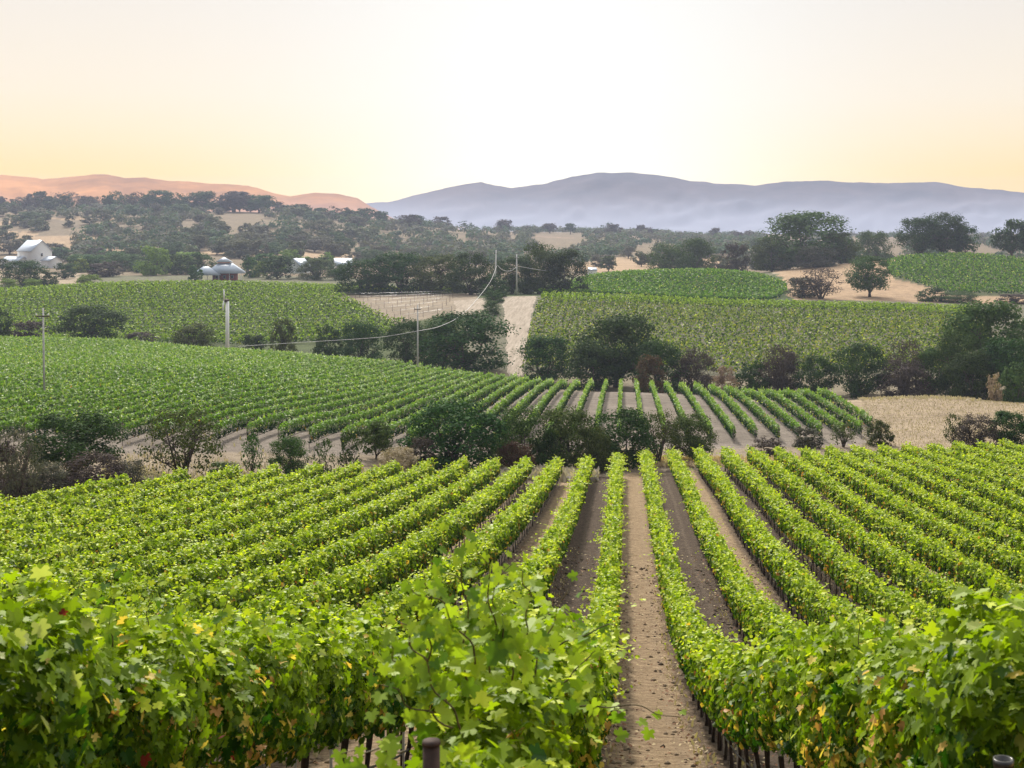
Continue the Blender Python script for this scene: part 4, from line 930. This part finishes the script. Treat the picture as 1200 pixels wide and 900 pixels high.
V = c[:, None]+sz[:, None, None]*oct_[None]*r.uniform(.6, 1.4, (n, 6, 1)); Fq = (np.arange(n)[:, None, None]*6+tri[None]).reshape(-1, 3)
cc_ = lerp3((.10, .075, .055), (.34, .26, .18), r.random(n)); cc_[np.abs(k % 2) == 1] *= .6
o = linkmesh('clods', npmesh('clods', V.reshape(-1, 3), np.full(len(Fq), 3), Fq, np.repeat(cc_, 8, 0)), M['dry']); tag(o, 'brown earth clods scattered along the lanes between the vine rows', 'earth clods', kind='stuff')
sets = []
def grass(n, fX, fZ, hgt, cA, cB, wd):
    Z = fZ(n); X = fX(n, Z); c = np.stack([X, Z, H(X, Z)+hgt*.35], -1)
    sets.append((c, r.normal(0, .6, (n, 3))+[0, -1, .2], r.normal(0, .28, (n, 3))+[0, 0, 1], hgt*r.uniform(.6, 1.3, n), lerp3(cA, cB, r.random(n)), 'spray'))
for kk in range(-3, 5):
    grass(260, lambda n, Z: PX0+kk*2.4+np.sign(r.random(n)-.5)*r.uniform(.15, .55, n), lambda n: r.uniform(16, 60, n), .13, (.30, .24, .14), (.55, .46, .30), .1)
grass(9000, lambda n, Z: px2x(r.uniform(1010, 1260, n), Z), lambda n: np.sqrt(r.uniform(135**2, 206**2, n)), .20, (.27, .22, .16), (.44, .37, .29), .1)
grass(500, lambda n, Z: px2x(r.uniform(1005, 1150, n), Z), lambda n: r.uniform(193, 202, n), .45, (.36, .30, .22), (.5, .43, .34), .1)
grass(2600, lambda n, Z: px2x(r.uniform(700, 960, n), Z), lambda n: r.uniform(125, 131, n), .5, (.45, .33, .2), (.6, .48, .33), .1)
grass(2200, lambda n, Z: px2x(r.uniform(120, 500, n), Z), lambda n: 97+r.exponential(4, n), .35, (.30, .24, .18), (.48, .41, .33), .1)
grass(1500, lambda n, Z: px2x(r.uniform(140, 190, n), Z), lambda n: r.uniform(90, 97, n), .9, (.36, .31, .24), (.56, .49, .40), .1)
grass(700, lambda n, Z: px2x(r.uniform(570, 700, n), Z), lambda n: r.uniform(111, 116, n), .9, (.3, .26, .24), (.55, .48, .42), .1)
o = linkmesh('dry_grass', leafmesh('dry_grass', sets), M['dry']); tag(o, 'dry straw-coloured grass along the gully and on the straw field', 'dry grass', kind='stuff')

# ---------------------------------------------------------------- houses
def poly(name, V, Fs, mt, parent): return linkmesh(name, npmesh(name, V, [len(f) for f in Fs], np.array([i for f in Fs for i in f])), mt, parent)
def gable(root, cx, cy, L, D_, hw_, hr, wallm, roofm, ov=.5, along='x'):
    # ridge along x
    V = []
    wl = [(-L/2,-D_/2,0),(L/2,-D_/2,0),(L/2,D_/2,0),(-L/2,D_/2,0),(-L/2,-D_/2,hw_),(L/2,-D_/2,hw_),(L/2,D_/2,hw_),(-L/2,D_/2,hw_),(-L/2,0,hr-.05),(L/2,0,hr-.05)]
    wl = [(a+cx, b_+cy, c) for a, b_, c in wl]
    poly('wall', wl, [[0,1,5,4],[2,3,7,6],[1,2,6,9,5],[3,0,4,8,7]], wallm, root)
    sl_ = (hr-hw_)/(D_/2)
    for s in (-1, 1):
        e = D_/2+ov; z_e = hr-sl_*e
        q = [(-L/2-ov, 0, hr), (L/2+ov, 0, hr), (L/2+ov, s*e, z_e), (-L/2-ov, s*e, z_e)]
        q = [(a+cx, b_+cy, c) for a, b_, c in q]; q2 = [(a, b_, c+.18) for a, b_, c in q]
        poly('roof', q+q2, [[0,1,2,3],[7,6,5,4],[0,4,5,1],[1,5,6,2],[2,6,7,3],[3,7,4,0]], roofm, root)
# white building
z = 850; X = px2x(44, z); g = h1(X, z); root = empty('farm_building', (X, z, g-.5), R(-38)); root.scale = (1.12, 1.12, 1.1); tag(root, 'white gabled farm building with pale metal roof among trees at far left', 'building', 'far farm buildings')
u_ = z/F
gable(root, -3, 0, 15, 12, 9.8, 15.5, M['white'], M['roofmetal'])
gable(root, -10, -7.5, 18, 7, 4, 6.3, M['white'], M['roofmetal'])
gable(root, 13, 1, 9, 7, 4.5, 6.5, M['white'], M['roofmetal'])
for a_, b_, c_ in ((4.56, -2.5, 3), (4.56, 2, 3), (4.56, 0, 7.5), ):
    f_ = box('window', a_, b_, c_, .12, 1.3, 1.9, M['white'], root); box('pane', a_+.08, b_, c_, .04, 1.1, 1.7, M['glass'], f_)
for a_ in (-16, -12, -8, -4):
    f_ = box('window', a_, -11.06, 2.2, 1.5, .12, 1.6, M['white'], root); box('pane', a_, -11.14, 2.2, 1.3, .04, 1.4, M['glass'], f_)
# red farmhouse
z = 655; X = px2x(264, z); g = h1(X, z); zb = CZ-(321.5-HY)*z/F
root = empty('farmhouse', (X, z, zb-4.6), R(12)); tag(root, 'red farmhouse with pale hipped metal roof, small upper storey and verandah posts', 'house', 'far farm buildings')
box('wall', 0, 0, 2.9, 11, 9, 5.8, M['redwall'], root)
def hip(name, wx, wy, z0, tx, ty, z1, mt, cx=0, cy=0):
    V = [(cx-wx,cy-wy,z0),(cx+wx,cy-wy,z0),(cx+wx,cy+wy,z0),(cx-wx,cy+wy,z0),(cx-tx,cy-ty,z1),(cx+tx,cy-ty,z1),(cx+tx,cy+ty,z1),(cx-tx,cy+ty,z1)]
    return poly(name, V, [[3,2,1,0],[0,1,5,4],[1,2,6,5],[2,3,7,6],[3,0,4,7],[4,5,6,7]], mt, root)
hip('verandah_roof', 9.2, 7.8, 5.3, 2.9, 2.4, 10.2, M['roofmetal'])
box('upper_wall', -.6, -.2, 9.6, 5.6, 5.0, 1.4, M['redwall'], root)
hip('roof', 3.8, 3.4, 10.6, .5, .4, 12.7, M['roofmetal'], -.6, -.2)
box('cupola', -.6, -.2, 12.6, 1.0, .9, .6, M['white'], root)
hip('side_roof', 7.0, 3.4, 4.5, 1.2, .6, 8.6, M['roofmetal'], -8.5, -5.5)
for a_ in (-7.6, -2.4, 2.4, 7.8): tubeobj('verandah_post', [([(a_, -7, 0), (a_, -7, 5.7)], .14)], M['white'], root, 6)
for a_ in (-3.5, 0, 3.5):
    f_ = box('window', a_, -4.56, 3.6, 1.3, .1, 1.5, M['white'], root); box('pane', a_, -4.63, 3.6, 1.1, .04, 1.3, M['glass'], f_)
# small roofs
for px, z, yt, L, lab, rz in ((350, 700, 303, 9, 'small pale-roofed outbuilding between dark trees right of the red farmhouse', 70), (402, 760, 303, 9, 'farthest pale-roofed outbuilding above the dark grove', 20)):
    X = px2x(px, z); zt_ = CZ-(yt-HY)*z/F; root = empty('outbuilding', (X, z, zt_-7.5), R(rz)); tag(root, lab, 'building', 'far farm buildings')
    gable(root, 0, 0, L, 8, 4, 7.5, M['white'], M['roofmetal']); box('door', 0, -4.08, 1.4, 1.2, .1, 2.4, M['redwall'], root)
# distant white shed in the valley right of the grove
X = px2x(694, 640); zt_ = CZ-(314-HY)*640/F; root = empty('shed', (X, 640, zt_-3.2), R(20)); tag(root, 'tiny white shed at the right end of the central grove', 'shed', 'far farm buildings')
gable(root, 0, 0, 3.6, 3, 2.2, 3.2, M['white'], M['roofmetal'], .2)

# ---------------------------------------------------------------- haze
def hbox():
    x0, x1, y0, y1, z0, z1 = -4200, 4200, -60, 5700, -220, CZ+182
    V = [(a, b_, c) for a in (x0, x1) for b_ in (y0, y1) for c in (z0, z1)]
    Fq = [[0,1,3,2],[4,6,7,5],[0,4,5,1],[2,3,7,6],[0,2,6,4],[1,5,7,3]]
    m = bpy.data.materials.new('haze_air'); m.use_nodes = True; t = m.node_tree; t.nodes.remove(t.nodes['Principled BSDF'])
    v = N(t, 'ShaderNodeVolumePrincipled'); v.inputs['Color'].default_value = (.46, .52, .70, 1); v.inputs['Density'].default_value = .00015; v.inputs['Anisotropy'].default_value = .2
    t.links.new(v.outputs[0], t.nodes['Material Output'].inputs['Volume'])
    tag(linkmesh('haze', npmesh('haze', V, [4]*6, np.array(Fq)), m), 'pale morning haze filling the valley air', 'haze', kind='stuff')
hbox()
